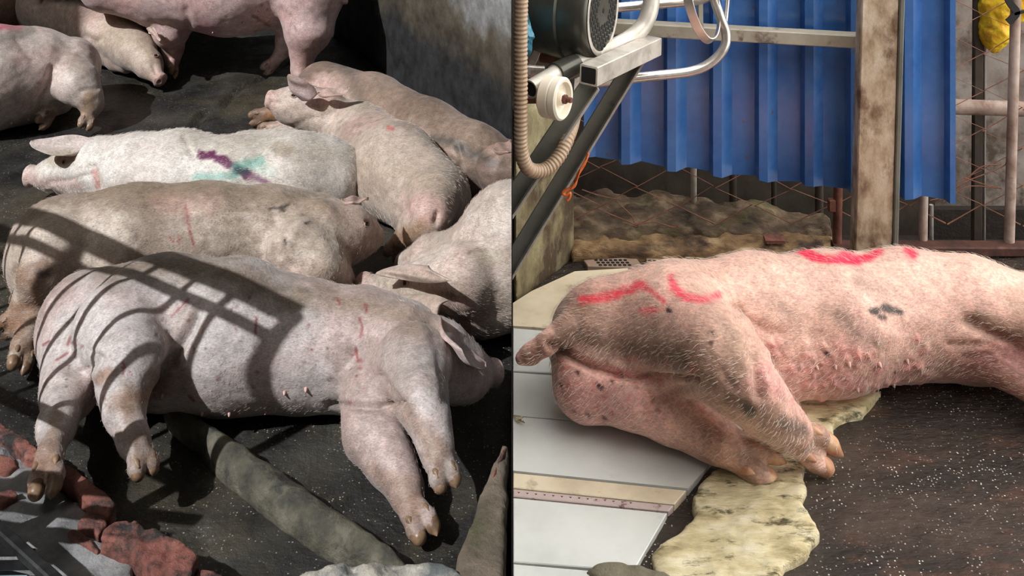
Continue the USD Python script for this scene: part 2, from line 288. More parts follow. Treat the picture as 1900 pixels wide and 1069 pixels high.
M['plastic'] = grunge('cream_plastic', [(.70, .62, .50), (.80, .74, .64)], 8, (.35, .5), .1, .002, dirt=(.45, .30, .16), dscale=10, dlim=(.6, .72))
M['hose'] = grunge('beige_hose', [(.32, .22, .14), (.46, .34, .24)], 8, (.25, .4), .05, .001, dirt=(.30, .15, .09), dscale=6, dlim=(.55, .7))
M['bag'] = grunge('blue_film', [(.02, .14, .22), (.04, .24, .36)], 12, (.12, .25), .3, .01, 20)
M['string'] = grunge('orange_string', [(.60, .10, .02), (.80, .22, .05)], 20, (.5, .7), .2, .002)
M['yellow'] = grunge('yellow_rubber', [(.70, .36, .01), (.85, .60, .02), (.80, .34, .01)], 14, (.4, .6), .4, .006, dirt=(.28, .13, .01), dscale=14, dlim=(.55, .7))
M['black'] = grunge('black_strap', [(.008, .008, .008), (.015, .015, .015)], 8, (.5, .7), .1, .002)
M['sheet'] = grunge('galvanised_sheet', [(.04, .04, .04), (.07, .07, .07)], 6, (.5, .7), .05, .001)
M['bristle'] = grunge('bristle', [(.50, .41, .33), (.66, .57, .48)], 20, (.4, .5), 0, .001)
M['bristle_pale'] = grunge('pale_bristle', [(.66, .58, .50), (.80, .73, .66)], 20, (.4, .5), 0, .001)
# ------------------------------------------------------------------ the left pen: floor, walls, roof
Z0 = 0.0; Z1 = 0.45                         # floor of the dark pen, floor of the bright yard
def heightgrid(x0, x1, y0, y1, cell, z, fn):
    nx, ny = int((x1 - x0) / cell) + 1, int((y1 - y0) / cell) + 1
    X, Y = np.meshgrid(np.linspace(x0, x1, nx), np.linspace(y0, y1, ny), indexing='ij')
    v = np.stack([X, Y, z + fn(X, Y)], -1).reshape(-1, 3); i, j = np.meshgrid(np.arange(nx-1), np.arange(ny-1), indexing='ij'); a = i * ny + j
    return v, np.stack([a, a + ny, a + ny + 1, a + 1], -1).reshape(-1, 4)
crack = [at(x, y, 0)[:2] for x, y in [(325, 243), (362, 232), (378, 205), (412, 195), (445, 160), (478, 148), (530, 112)]]
crack2 = [at(x, y, 0)[:2] for x, y in [(365, 985), (383, 1010), (378, 1030), (400, 1069)]]
def seg_d(X, Y, pts):
    d = np.full(X.shape, 9.0)
    for a, b in zip(pts[:-1], pts[1:]):
        ab = b - a; t = np.clip(((X - a[0]) * ab[0] + (Y - a[1]) * ab[1]) / (ab @ ab), 0, 1)
        d = np.minimum(d, np.hypot(X - a[0] - t * ab[0], Y - a[1] - t * ab[1]))
    return d
def relief(X, Y):
    P = np.stack([X, Y, 0 * X], -1); r = (meshkit.fbm(P * 2.2, 5, 3) - .5) * .03 - .012 + (meshkit.fbm(P * 26, 2, 4) - .5) * .005
    r -= .03 * np.exp(-(seg_d(X, Y, crack) / .018)**2) + .015 * np.exp(-(seg_d(X, Y, crack2) / .014)**2)
    return np.minimum(r, 0)
g = heightgrid(-3.4, 0, 2.3, 7.2, .02, 0, relief)
struct('floor', cat([trimesh.Trimesh(g[0], np.vstack([g[1][:, [0, 1, 2]], g[1][:, [0, 2, 3]]]), process=False), box((-10.6, -6.1, -.12), (0, 9, -.055))]), M['floor'], 'dark wet concrete floor of the pen on the left, with pale grit and a long crack', smooth=True)
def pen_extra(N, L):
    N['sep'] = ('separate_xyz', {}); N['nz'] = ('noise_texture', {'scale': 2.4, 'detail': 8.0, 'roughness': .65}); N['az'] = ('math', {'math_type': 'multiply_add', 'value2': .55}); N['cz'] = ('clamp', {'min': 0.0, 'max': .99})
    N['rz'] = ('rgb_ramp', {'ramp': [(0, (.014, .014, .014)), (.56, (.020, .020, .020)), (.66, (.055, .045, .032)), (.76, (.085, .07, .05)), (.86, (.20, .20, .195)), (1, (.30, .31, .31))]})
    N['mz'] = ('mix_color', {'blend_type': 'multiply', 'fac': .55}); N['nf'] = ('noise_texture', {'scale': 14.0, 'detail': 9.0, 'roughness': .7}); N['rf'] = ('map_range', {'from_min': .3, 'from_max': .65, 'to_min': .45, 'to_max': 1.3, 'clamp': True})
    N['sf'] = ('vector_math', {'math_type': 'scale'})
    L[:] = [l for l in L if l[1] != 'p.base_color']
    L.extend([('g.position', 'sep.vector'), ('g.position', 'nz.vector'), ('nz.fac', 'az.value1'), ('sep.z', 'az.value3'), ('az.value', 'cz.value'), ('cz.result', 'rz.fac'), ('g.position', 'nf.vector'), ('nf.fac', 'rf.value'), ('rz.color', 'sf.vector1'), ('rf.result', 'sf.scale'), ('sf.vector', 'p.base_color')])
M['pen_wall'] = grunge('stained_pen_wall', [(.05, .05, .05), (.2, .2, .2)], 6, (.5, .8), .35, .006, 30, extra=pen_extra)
def wall(name, a, b, th, z0, z1, mat, label):
    a, b = np.array(a, float), np.array(b, float); u = unit(b - a); n = np.array([-u[1], u[0]]) * th
    q = np.array([a, b, b + n, a + n]); v = np.vstack([np.c_[q, np.full(4, z0)], np.c_[q, np.full(4, z1)]])
    return struct(name, trimesh.convex.convex_hull(v), mat, label, smooth=False)
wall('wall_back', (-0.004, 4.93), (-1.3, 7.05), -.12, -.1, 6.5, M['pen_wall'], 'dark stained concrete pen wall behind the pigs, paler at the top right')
wall('wall_back', (-1.3, 7.05), (-5, 8.8), -.12, -.1, 6.5, M['dark_wall'], 'dark wall at the far left end of the pen')
wall('wall_back', (-5, 8.8), (-10.6, 8.8), -.12, -.1, 6.5, M['dark_wall'], 'far back wall of the shed')
wall('wall_left', (-10.6, -6.1), (-10.6, 9), .12, -.1, 6.5, M['dark_wall'], 'dark left wall of the shed')
wall('wall_front', (-10.6, -6.1), (.0, -6.1), -.12, -.1, 6.5, M['dark_wall'], 'front wall of the shed behind the viewer')
wall('wall_front', (.0, -2.2), (4.5, -2.2), -.12, -.1, 3.0, M['back_wall'], 'front wall of the yard behind the viewer')
hx0, hx1, hy0, hy1, RZ = -7.5, -3.8, -2.3, 2.75, 6.5
struct('ceiling', cat([box((-10.7, -6.2, RZ), (hx0, 9, RZ + .06)), box((hx1, -6.2, RZ), (0, 9, RZ + .06)), box((hx0, -6.2, RZ), (hx1, hy0, RZ + .06)), box((hx0, hy1, RZ), (hx1, 9, RZ + .06)), box((hx0, 1.62, RZ), (-6.88, hy1, RZ + .06))]), M['roof'], 'high sheet roof of the shed with an opening for the sun', smooth=False)
struct('wall_right', box((-.0005, 1.15, -.1), (.0005, 9, 2.6)), M['sheet'], 'thin sheet metal partition between the dark pen and the bright yard', smooth=False)
struct('ceiling', box((.0, -2.3, 3.0), (4.6, .5, 3.06)), M['roof'], 'sheet awning over the near side of the yard', smooth=False)
struct('wall_right', cat([box((-.08, -6.1, 2.6), (0, 9, RZ)), box((-.08, -6.1, -.1), (0, -.5, 2.6))]), M['dark_wall'], 'shed wall on the line of the partition', smooth=False)
# ---- broken brick wall along the front edge of the pen
zt = .10
def pxpoly(pts, z): return np.array([at(x, y, z)[:2] for x, y in pts])
bw = thing('broken_brick_wall', 'low broken brick wall with grey mortar and red bricks at the lower left corner', 'wall')
obj('mortar', rough(pxpoly([(-60, 770), (0, 805), (60, 838), (120, 885), (170, 925), (200, 960), (205, 990), (245, 1005), (250, 1075), (255, 1130), (-120, 1130), (-140, 860)], zt), -.02, zt - .018, .011, .018, .02, .008, 16, 2), M['mortar'], bw, smooth=True)
for i, (pts, dz, e) in enumerate([([(-30, 776), (0, 782), (30, 800), (70, 832), (78, 848), (48, 846), (28, 820), (-30, 800)], .012, .003),
                                  ([(112, 858), (140, 868), (216, 930), (205, 955), (178, 944), (150, 915), (112, 880)], .012, .003),
                                  ([(160, 946), (196, 958), (200, 972), (184, 992), (143, 968)], .004, .003),
                                  ([(212, 962), (240, 962), (280, 980), (345, 1012), (365, 1035), (352, 1072), (285, 1075), (262, 1030), (185, 998), (190, 985)], .02, .016),
                                  ([(368, 1046), (420, 1066), (440, 1095), (350, 1095), (355, 1070)], .0, .008),
                                  ([(-20, 838), (24, 845), (36, 862), (14, 874), (-20, 866)], -.004, .004),
                                  ([(-20, 912), (24, 905), (36, 915), (0, 935), (-20, 938)], .002, .006),
                                  ([(125, 980), (140, 982), (170, 1000), (186, 1016), (180, 1022), (150, 1005)], -.004, .004)]):
    obj('brick', rough(pxpoly(pts, zt + dz), -.0, zt + dz, .006, e if i != 3 else .010, .006, .0025 if i != 3 else .006, 22, 20 + i), M['brick'], bw, smooth=True)
bm = thing('concrete_kerb', 'long mossy concrete ridge lying diagonally on the dark floor below the front pig', 'kerb')
obj('ridge', rough(pxpoly([(300, 742), (320, 738), (350, 760), (460, 835), (560, 905), (650, 965), (735, 1020), (770, 1060), (760, 1090), (690, 1040), (590, 1005), (490, 930), (410, 865), (345, 805), (312, 775)], .03), -.03, .03, .011, .008, .025, .0045, 12, 5, crown=.055), M['beam'], bm, smooth=True)
kb = thing('pen_kerb', 'brown concrete kerb with a strip of red brick at the right edge of the dark pen', 'kerb')
pk = pxpoly([(955, 780), (938, 812), (918, 850), (896, 900), (868, 968), (846, 1035), (842, 1090), (960, 1130)], .1); pk[:, 0] = np.minimum(pk[:, 0], -.014)
obj('coping', rough(pk, -.02, .1, .011, .012, .02, .006, 14, 8), M['brown_kerb'], kb, smooth=True)
obj('brick', rough(pxpoly([(936, 826), (941, 830), (932, 852), (917, 886), (912, 884), (922, 858)], .1), .0, .103, .006, .003, .005, .003, 20, 9), M['brick'], kb, smooth=True)
rb = thing('rubble_block', 'pale grey white lump of broken masonry at the bottom edge, nearest the viewer', 'rubble')
obj('block', rough(pxpoly([(470, 1095), (500, 1068), (560, 1055), (650, 1046), (690, 1040), (740, 1038), (800, 1040), (850, 1056), (885, 1085), (890, 1190), (470, 1190)], .22), -.02, .22, .010, .016, .025, .012, 14, 11), M['pale_rubble'], rb, smooth=True)
# ---- barred gate that throws the bar shadows, low rail panel, gate foot in the corner
u = unit(np.array([.87, -.50])); g0 = np.array([-1.25, 2.56])
gt = thing('barred_gate', 'barred steel pen gate standing left of the pigs, its bars shadowing them', 'gate')
G = lambda s, z: np.array([*(g0 - u * s), z])
for z, w in ((1.20, .05), (1.09, .026), (.55, .03)):
    obj('rail', bar(G(0, z), G(2.0, z), w, w), M['gate'], gt)
for k in range(17):
    obj('bar', tube([G(.0 + .125 * k, .54), G(.0 + .125 * k, 1.20)], .010 if k else .018, 8), M['gate'], gt)
for k in (.02, 1.98): obj('leg', bar(G(k, -.05), G(k, .58), .03, .04, (1, 0, 0)), M['gate'], gt)
lp = thing('low_rail_panel', 'low panel of four steel rails in front of the broken brick wall', 'fence')
for k in range(4): obj('rail', tube([(-2.6, 2.62, .34 + .085 * k), (-1.22, 2.41, .34 + .085 * k)], .016, 8), M['gate'], lp)
for x, y in ((-2.58, 2.617), (-1.62, 2.471)): obj('post', bar((x, y, -.05), (x, y, .64), .03, .03, (1, 0, 0)), M['gate'], lp)
gf = thing('gate_foot', 'black square bars of a gate foot crossing in the bottom left corner', 'gate')
obj('bar', bar(at(-60, 930, .22), at(120, 1095, .22), .024, .024), M['gate'], gf)
obj('bar', bar(at(-70, 1040, .20), at(62, 1038, .20), .03, .03), M['gate'], gf)
obj('plate', bar(at(-60, 1062, .16), at(40, 1085, .16), .05, .012), M['blue_steel'], gf)
obj('post', bar((*at(-60, 930, .22)[:2], -.05), at(-60, 930, .23), .035, .035, (1, 0, 0)), M['gate'], gf)
obj('post', bar((*at(118, 1093, .22)[:2], -.05), at(118, 1093, .23), .035, .035, (1, 0, 0)), M['gate'], gf)
obj('post', bar((*at(-30, 1066, .16)[:2], -.05), at(-30, 1066, .16), .03, .03, (1, 0, 0)), M['gate'], gf)
# ------------------------------------------------------------------ pigs
class Pig:
    def __init__(s, name, label, group=None, z0=0.0, h=.008, skin='skin', hoof='hoof', clip=None):
        s.t = thing(name, label, 'pig', group); s.z0, s.b, s.clip = z0, Blob(h), clip
        s.skin, s.hoofm, s.feet, s.ears, s.eyes, s.teats, s.paints, s.creases, s.hoofs = skin, hoof, [], [], [], [], [], [], []
        s.dirtpts = []; s.bumps = []
    def R(s, px, py, r, lift=0.0):           # a ball resting on the floor (or lifted), r in pixels
        Y = F * (HC - s.z0 - lift) / (py - HY + r); rm = r * Y / F
        return np.array([(px - 950) / F * Y, Y, s.z0 + lift + rm]), rm
    def L(s, px, py, r, h):                  # a ball with its centre at height h
        p = at(px, py, s.z0 + h); return p, r * p[1] / F
    def trunk(s, js, k=.05): s.b.chain([s.R(*j) for j in js], k)
    def limb(s, js, k=.035): s.b.chain([s.L(*j) for j in js], k)
    def foot(s, ank, tip, w=1.0, roll=0.0, dew=(1, 1)):
        """ank, tip: (px, py, height). Two toes with horn hooves, two dew claws towards the viewer"""
        a, t = at(*ank[:2], s.z0 + ank[2]), at(*tip[:2], s.z0 + tip[2]); ax = t - a; Ln = np.linalg.norm(ax); d = ax / Ln
        cam_d = unit(np.array([0, 0, HC]) - a); sd = unit(np.cross(d, cam_d)); n = np.cross(sd, d)
        if n @ cam_d < 0: n = -n
        c, q = math.cos(roll), math.sin(roll); sd, n = sd * c + n * q, n * c - sd * q
        rt = .021 * w
        for k in (-1, 1):
            m = a + d * Ln * .52 + sd * k * rt * .92
            s.b.cone(a + sd * k * rt * .25, rt * 1.15, m, rt * .98, .010); s.b.cone(m, rt * .98, m + d * Ln * .16, rt * .80, .006)
            tipk = t + sd * k * rt * .70 - d * (0.0 if k < 0 else .012)
            pts = []
            for p_, r_ in ((m + d * Ln * .10 - n * rt * .05, rt * .90), (m + d * Ln * .22 - n * rt * .12, rt * .84), (tipk - d * rt * .55 - n * rt * .1, rt * .40), (tipk - n * rt * .15, rt * .10)):
                q_ = trimesh.creation.icosphere(2, r_).vertices; pts.append(q_ + p_)
            s.hoofs.append(trimesh.convex.convex_hull(np.vstack(pts)))
            if dew[0 if k < 0 else 1]:
                m = a + sd * k * rt * .95 + n * rt * .55 + d * Ln * .22; e = m + d * rt * 1.25 + n * rt * .35 + sd * k * rt * .15
                s.b.cone(a + d * Ln * .1 + n * rt * .2, rt * .7, m, rt * .5, .008)
                s.hoofs.append(trimesh.convex.convex_hull(np.vstack([trimesh.creation.icosphere(2, r_).vertices + p_ for p_, r_ in ((m, rt * .47), (m + (e - m) * .5, rt * .42), (e, rt * .14))])))
        s.dirtpts.append(a + d * Ln * .3)
    def ear(s, b1, b2, tip, cup=.02, droop=0.0, thick=.006, fat=.45):
        A, B, T = [at(x, y, s.z0 + h) for x, y, h in (b1, b2, tip)]; C = (A + B) / 2; w = B - A; n = unit(np.cross(w, T - C)); nu, nv = 22, 15
        U, V = np.meshgrid(np.linspace(0, 1, nu), np.linspace(-1, 1, nv), indexing='ij')
        wid = np.sqrt(np.clip(1 - U**1.6, 0, 1)) * (1 + fat * np.sin(np.pi * np.minimum(U * 1.1, 1)))
        P = C + U[..., None] * (T - C) + .5 * (V * wid)[..., None] * w + n * (cup * (V**2 - .4) * (1 - .6 * U) + droop * U**2 + .004 * np.sin(U * 9 + V * 3))[..., None]
        th = thick * (1 - .5 * U)[..., None] * np.sqrt(np.clip(1 - V**2, .04, 1))[..., None]
        v = np.vstack([(P + n * th).reshape(-1, 3), (P - n * th).reshape(-1, 3)]); i, j = np.meshgrid(np.arange(nu - 1), np.arange(nv - 1), indexing='ij'); a = (i * nv + j).ravel(); o = nu * nv
        q = np.stack([a, a + nv, a + nv + 1, a + 1], 1); f = [q, q[:, ::-1] + o]
        rim = np.concatenate([np.arange(nv), np.arange(1, nu) * nv + nv - 1, (nu - 1) * nv + np.arange(nv - 2, -1, -1), np.arange(nu - 2, 0, -1) * nv]); r2 = np.roll(rim, -1)
        f.append(np.stack([rim, r2, r2 + o, rim + o], 1)); f = np.vstack(f); f = np.vstack([f[:, [0, 1, 2]], f[:, [0, 2, 3]]])
        g = trimesh.Trimesh(v, f, process=False)
        if g.volume < 0: g.invert()
        s.ears.append(g)
    def head(s, js, snout, axis=None, disc=1.15, k=.035, nost=None):
        """js: joints (px, py, r, h) neck to muzzle; snout: (px, py, r, h) centre of the nose disc"""
        q = [s.L(*j) for j in js]; c, r = s.L(*snout); s.b.chain(q + [(c, r * .92)], k)
        ax = unit(c - q[-1][0]) if axis is None else unit(axis); s.b.disc(c + ax * r * .25, ax, r * disc, .012, .012)
        w = unit(np.cross(ax, nost if nost is not None else [0, 0, 1.0])); front = c + ax * (r * .25 + .016)
        for e in (-1, 1): s.b.hole(front + w * e * r * .42, r * .26, .006)
        s.snout = (c, r)
    def paint(s, pts, w, col, a=1.0, ns=60, soft=.5): s.paints.append((np.asarray(pts, float), w, np.asarray(col, float), a, ns, soft))
    def crease(s, pts, w, dep): s.creases.append((np.asarray(pts, float), w, dep))
    def hair(s, count, L, w, flow, mat='bristle', seed=0):
        r = np.random.default_rng(seed + 50); tri = s.v[s.f]; cr = np.cross(tri[:, 1] - tri[:, 0], tri[:, 2] - tri[:, 0]); ar = np.linalg.norm(cr, axis=1)
        i = r.choice(len(ar), count, p=ar / ar.sum()); b = r.dirichlet((1, 1, 1), count); p = (tri[i] * b[..., None]).sum(1); n = cr[i] / ar[i][:, None]
        keep = ((n * (np.array([0, 0, HC]) - p)).sum(1) > -.15) & (p[:, 2] > s.z0 + .05); p, n = p[keep], n[keep]; fl = np.asarray(flow, float)
        sw = np.stack([meshkit.noise(p * 5, q) - .5 for q in (1, 2, 3)], 1); t = fl + sw * 1.3 + r.normal(0, .18, p.shape); t -= n * (t * n).sum(1, keepdims=True); t /= np.linalg.norm(t, axis=1, keepdims=True) + 1e-9
        l = L * r.uniform(.6, 1.25, (len(p), 1)); P = np.stack([p - n * .001, p + t * l * .5 + n * l * .22, p + t * l + n * l * .26], 1).astype(np.float32)
        c = UsdGeom.BasisCurves.Define(stage, numbered(path_of(s.t), 'bristles')); c.CreateTypeAttr('linear'); c.CreateCurveVertexCountsAttr(Vt.IntArray.FromNumpy(np.full(len(P), 3, np.int32)))
        c.CreatePointsAttr(Vt.Vec3fArray.FromNumpy(P.reshape(-1, 3))); c.CreateWidthsAttr(Vt.FloatArray.FromNumpy(np.tile(np.array([w, w * .8, w * .25], np.float32), len(P)))); c.SetWidthsInterpolation('vertex')
        UsdShade.MaterialBindingAPI.Apply(c.GetPrim()).Bind(M[mat]); tag(c, kind='stuff', label='short coarse bristles')
    def surf(s, px, py):
        q = pix(s.v); d = np.hypot(q[:, 0] - px, q[:, 1] - py); near = np.argsort(d)[:40]; near = near[(s.n[near] * unit(np.array([0, 0, HC]) - s.v[near])).sum(1) > .0]
        i = near[np.argmin(s.v[near][:, 1] + .03 * d[near])] if len(near) else np.argmin(d); return s.v[i], s.n[i]
    def finish(s, base, dirt=(.16, .105, .07), dirt_amt=.5, dirt_scale=4.0, pink=(.55, .30, .27), pink_amt=.3, seed=0, low=.10, mottle=.12):
        v, f = s.b.build(s.clip); v = relax(v, f, 2); n = vnormals(v, f)
        def pxd(pts, v):
            q = pix(v); d = np.full(len(v), 1e3)
            for a, b in zip(pts[:-1], pts[1:]) if len(pts) > 1 else [(pts[0], pts[0])]:
                ab = b - a; t = np.clip(((q - a) @ ab) / (ab @ ab + 1e-9), 0, 1); d = np.minimum(d, np.linalg.norm(q - a - t[:, None] * ab, axis=1))
            return d
        def seen(v, n): return np.clip((n * (np.array([0, 0, HC]) - v)).sum(1) / np.linalg.norm(v - [0, 0, HC], axis=1) * 4 + .6, 0, 1)
        off = np.zeros(len(v)); sn = seen(v, n)
        for pts, w, dep in s.creases: off -= dep * np.exp(-(pxd(pts, v) / w)**2) * sn
        for c, r, hgt in s.bumps: off += hgt * np.exp(-((v - c)**2).sum(1) / r**2)
        off += (meshkit.fbm(v * 14 + seed, 3, seed) - .5) * .010
        v = v + n * off[:, None]
        if s.clip is not None: v[v[:, 0] > s.clip - .014, 0] = s.clip + .0003
        n = vnormals(v, f); s.v, s.n, s.f = v, n, f
        base = np.array(base, float)
        def colour(v, n, sn, isear):
            N = lambda sc, o: meshkit.fbm(v * sc + 7.3 * seed + o, 4, seed + int(o))
            c = np.tile(base, (len(v), 1)) * (1 + mottle * 2 * (N(9, 1) - .5))[:, None]
            def mix(c, k, m): return c * (1 - m[:, None]) + np.asarray(k) * m[:, None]
            sm = lambda x, a, b: np.clip((x - a) / (b - a), 0, 1)
            c = mix(c, pink, pink_amt * sm(N(5, 2), .45, .65)); c = mix(c, pink, np.full(len(v), .32 if isear else 0.0))
            if hasattr(s, 'snout'): c = mix(c, (.62, .36, .33), .8 * np.exp(-((v - s.snout[0])**2).sum(1) / (1.6 * s.snout[1])**2))
            c = mix(c, dirt, dirt_amt * sm(N(dirt_scale, 3) + .35 * (N(40, 4) - .5), .47, .62))
            if low: c = mix(c, np.array(dirt) * .8, .75 * sm(low - (v[:, 2] - s.z0) + .08 * (N(16, 5) - .5), 0, .08))
            for p in s.dirtpts: c = mix(c, (.22, .125, .075), .85 * np.exp(-((v - p)**2).sum(1) / .085**2) * sm(N(22, 6), .30, .55))
            for pts, w, col, a, ns, soft in s.paints:
                d = pxd(pts, v) + (meshkit.fbm(v * ns, 3, 5) - .5) * w * 1.6; c = mix(c, col, a * sm(d, w * (1 + soft), w * (1 - soft)) * (sn if not isear else 1))
            return np.clip(c, 0, 1)
        cols = colour(v, n, seen(v, n), False); V, Fc, Nn, Cc = [v], [f], [n], [cols]; o = len(v)
        for g in s.ears:
            gv, gf = np.array(g.vertices), np.array(g.faces)
            if s.clip is not None: gv[:, 0] = np.minimum(gv[:, 0], s.clip)
            gn = vnormals(gv, gf); V.append(gv); Fc.append(gf + o); Nn.append(gn); Cc.append(colour(gv, gn, seen(gv, gn), True)); o += len(gv)
        V, Fc, Nn, Cc = map(np.vstack, (V, Fc, Nn, Cc))
        m = UsdGeom.Mesh(usdkit.mesh(stage, numbered(path_of(s.t), 'body'), (V, Fc), M[s.skin], smooth=True))
        UsdGeom.PrimvarsAPI(m).CreatePrimvar('skin', Sdf.ValueTypeNames.Color3fArray, 'vertex').Set(Vt.Vec3fArray.FromNumpy(Cc.astype(np.float32)))
        for g in s.hoofs:
            if s.clip is not None and g.vertices[:, 0].max() > s.clip: continue
            obj('hoof', g, M[s.hoofm], s.t, smooth=True)
        for x, y, r in s.eyes:
            p, nn = s.surf(x, y); e = trimesh.creation.icosphere(2, r); e.apply_translation(p - nn * r * .35); obj('eye', e, M['eye'], s.t, smooth=True)
            # lids: a thin ring
            a1 = unit(np.cross(nn, [0, 0, 1.0])); a2 = np.cross(nn, a1); k = np.linspace(0, 2 * np.pi, 17); rg = [p + nn * r * .12 + (a1 * math.cos(q) * 1.25 + a2 * math.sin(q) * .85) * r for q in k]
            obj('eyelid', tube(rg, r * .28, 6), M['lid'], s.t, smooth=True)
        for x, y, L_ in s.teats:
            p, nn = s.surf(x, y); dd = unit(nn + np.array([0, -.2, -.5])); tt = trimesh.convex.convex_hull(np.vstack([trimesh.creation.icosphere(1, r_).vertices + p + dd * q_ for q_, r_ in ((-.004, L_ * .5), (L_ * .3, L_ * .36), (L_ * .62, L_ * .24))]))
            obj('teat', tt, M['teat'], s.t, smooth=True)
M['lid'] = grunge('eyelid', [(.30, .18, .15), (.42, .28, .24)], 20, (.5, .6), .1, .001)
M['teat'] = grunge('teat_skin', [(.52, .30, .27), (.66, .42, .38)], 20, (.45, .55), .1, .001)
RED, DK = (.24, .035, .035), (.045, .032, .026)
# A: the front pig
p = Pig('pig', 'front pale pig with scratched hindquarters under bar shadows, head at right in shade', h=.007)
p.trunk([(168, 606, 98), (300, 612, 122), (430, 622, 124), (560, 640, 104), (665, 648, 97), (745, 652, 86)])
p.head([(745, 650, 80, .2), (815, 672, 66, .17), (862, 692, 46, .13)], (912, 692, 22, .09))
p.limb([(225, 612, 88, .26), (240, 670, 62, .26), (229, 722, 43, .23), (232, 765, 33, .20), (248, 815, 25, .17), (258, 842, 21, .15)]); p.foot((258, 842, .15), (274, 884, .12), 1.0, .5)
p.limb([(150, 650, 74, .16), (130, 722, 50, .145), (105, 790, 31, .145), (92, 845, 26, .148)]); p.foot((92, 845, .148), (80, 928, .128), 1.1, -.35)
p.limb([(690, 740, 62, .14), (694, 800, 54, .10), (724, 855, 42, .08), (752, 905, 30, .06), (764, 942, 25, .05)]); p.foot((764, 942, .05), (800, 1000, .03), 1.05, .2)
p.limb([(768, 680, 72, .24), (782, 740, 47, .25), (800, 790, 34, .22), (811, 835, 26, .19), (814, 856, 23, .18)]); p.foot((814, 856, .18), (836, 908, .15), 1.0, .3)
p.ear((812, 592, .33), (850, 655, .30), (884, 690, .17), .02, .03); p.ear((835, 700, .14), (815, 735, .10), (872, 742, .05), .015)
p.crease([(368, 575), (352, 615), (318, 672), (280, 714)], 9, .022); p.crease([(130, 690), (160, 688), (188, 660), (200, 640)], 8, .008); p.crease([(185, 700), (178, 720)], 8, .01)
p.crease([(610, 752), (690, 755), (745, 752)], 7, .014); p.crease([(705, 700), (735, 745), (748, 760)], 9, .014); p.crease([(655, 655), (668, 690), (672, 715)], 12, .006); p.crease([(800, 600), (815, 640), (822, 690), (828, 740)], 12, .008)
for k in range(7): p.crease([(128 + 4 * k, 640 + 9 * k), (160 + 3 * k, 645 + 7 * k), (186, 660 + 3 * k)], 3.2, .0035)
p.teats = [(303, 733, .011), (342, 757, .010), (376, 766, .010), (425, 767, .011), (492, 764, .009), (529, 727, .011), (567, 722, .012)]
p.eyes = [(872, 670, .012)]
p.paint([(210, 500), (300, 490), (420, 505), (520, 540)], 30, (.20, .15, .105), .85, 25, .8); p.paint([(560, 545), (680, 565), (790, 600)], 26, (.26, .20, .14), .75, 25, .8)
p.paint([(230, 745), (262, 740), (288, 715)], 24, (.27, .16, .10), .85, 30); p.paint([(185, 705), (200, 690)], 12, (.30, .16, .09), .7, 30); p.paint([(345, 590), (300, 700)], 22, (.26, .17, .13), .5, 40)
for a in [[(668, 590), (672, 610), (668, 625)], [(625, 555), (630, 562)], [(678, 565), (680, 580)], [(130, 625), (126, 640)], [(142, 632), (138, 640)], [(105, 668), (125, 655)], [(80, 640), (92, 633)], [(350, 555), (320, 585)], [(475, 590), (474, 620)], [(230, 675), (228, 695)], [(360, 745), (352, 735)], [(240, 690), (244, 698)], [(660, 645), (664, 672)]]: p.paint(a, 2.6, RED, .8, 120)
for q in rng.uniform(0, 1, (70, 2)): p.paint([(120 + 560 * q[0], 560 + 190 * q[1] + 20 * math.sin(9 * q[0]))], rng.uniform(1.5, 3.5), RED if q[0] * 7 % 1 > .4 else DK, .7, 150)
p.paint([(690, 870), (745, 900), (770, 950)], 15, (.26, .17, .12), .5, 40); p.paint([(735, 745), (775, 790), (800, 820)], 18, (.26, .17, .12), .6, 40); p.paint([(105, 760), (92, 860)], 10, (.28, .18, .12), .5, 60)
p.finish((.57, .515, .49), dirt_amt=.42, seed=1, pink_amt=.35); p.hair(9000, .010, .0005, (-1, 0, -.2))
# B: second pig
p = Pig('pig', 'beige pig lying second from the front, small dark cuts on its shoulder')
p.trunk([(112, 468, 98), (245, 460, 106), (380, 452, 102), (500, 448, 92), (585, 446, 80)])
p.head([(590, 440, 66, .22), (640, 434, 52, .20), (674, 438, 32, .17)], (692, 440, 17, .15))
p.limb([(100, 470, 66, .24), (78, 512, 42, .20), (60, 550, 30, .13), (35, 585, 23, .09)]); p.foot((35, 585, .09), (-4, 622, .05), 1.0, .2)
p.limb([(90, 530, 50, .12), (62, 600, 27, .07), (44, 640, 25, .06)]); p.foot((44, 640, .06), (34, 692, .03), 1.05, .4)
p.limb([(555, 470, 60, .22), (590, 490, 48, .20), (622, 520, 30, .12), (650, 560, 24, .06)]); p.limb([(550, 500, 34, .08), (590, 535, 26, .06)])
p.ear((632, 372, .36), (655, 380, .35), (684, 368, .33), .012, 0, .005, .2); p.eyes = [(682, 415, .010)]
p.crease([(505, 385), (512, 420), (520, 470), (540, 495)], 10, .008); p.crease([(560, 380), (610, 420), (630, 470)], 14, .008)
p.b.cone(*p.L(28, 556, 11, .12), *p.L(34, 553, 10, .12), .01)
p.paint([(180, 352), (330, 352), (480, 358), (600, 380)], 26, (.27, .205, .14), .8, 25, .8); p.paint([(45, 510), (70, 520), (85, 500)], 22, (.22, .13, .08), .8, 30); p.paint([(72, 508), (88, 508)], 7, (.05, .05, .045), .8, 80)
for a in [[(500, 388), (530, 384)], [(518, 391), (528, 391)], [(534, 380), (536, 379)], [(559, 398), (561, 399)], [(568, 414), (574, 412)], [(345, 382), (352, 430), (360, 455)], [(315, 440), (322, 447)], [(332, 440), (333, 450)], [(528, 445), (530, 452)]]: p.paint(a, 2.6, DK if a[0][0] > 490 else RED, .85, 120)
p.paint([(300, 375), (390, 380)], 20, (.62, .36, .31), .3, 40); p.paint([(60, 560), (0, 610)], 24, (.24, .13, .075), .85, 20); p.paint([(590, 510), (650, 545)], 16, (.32, .24, .17), .6, 30)
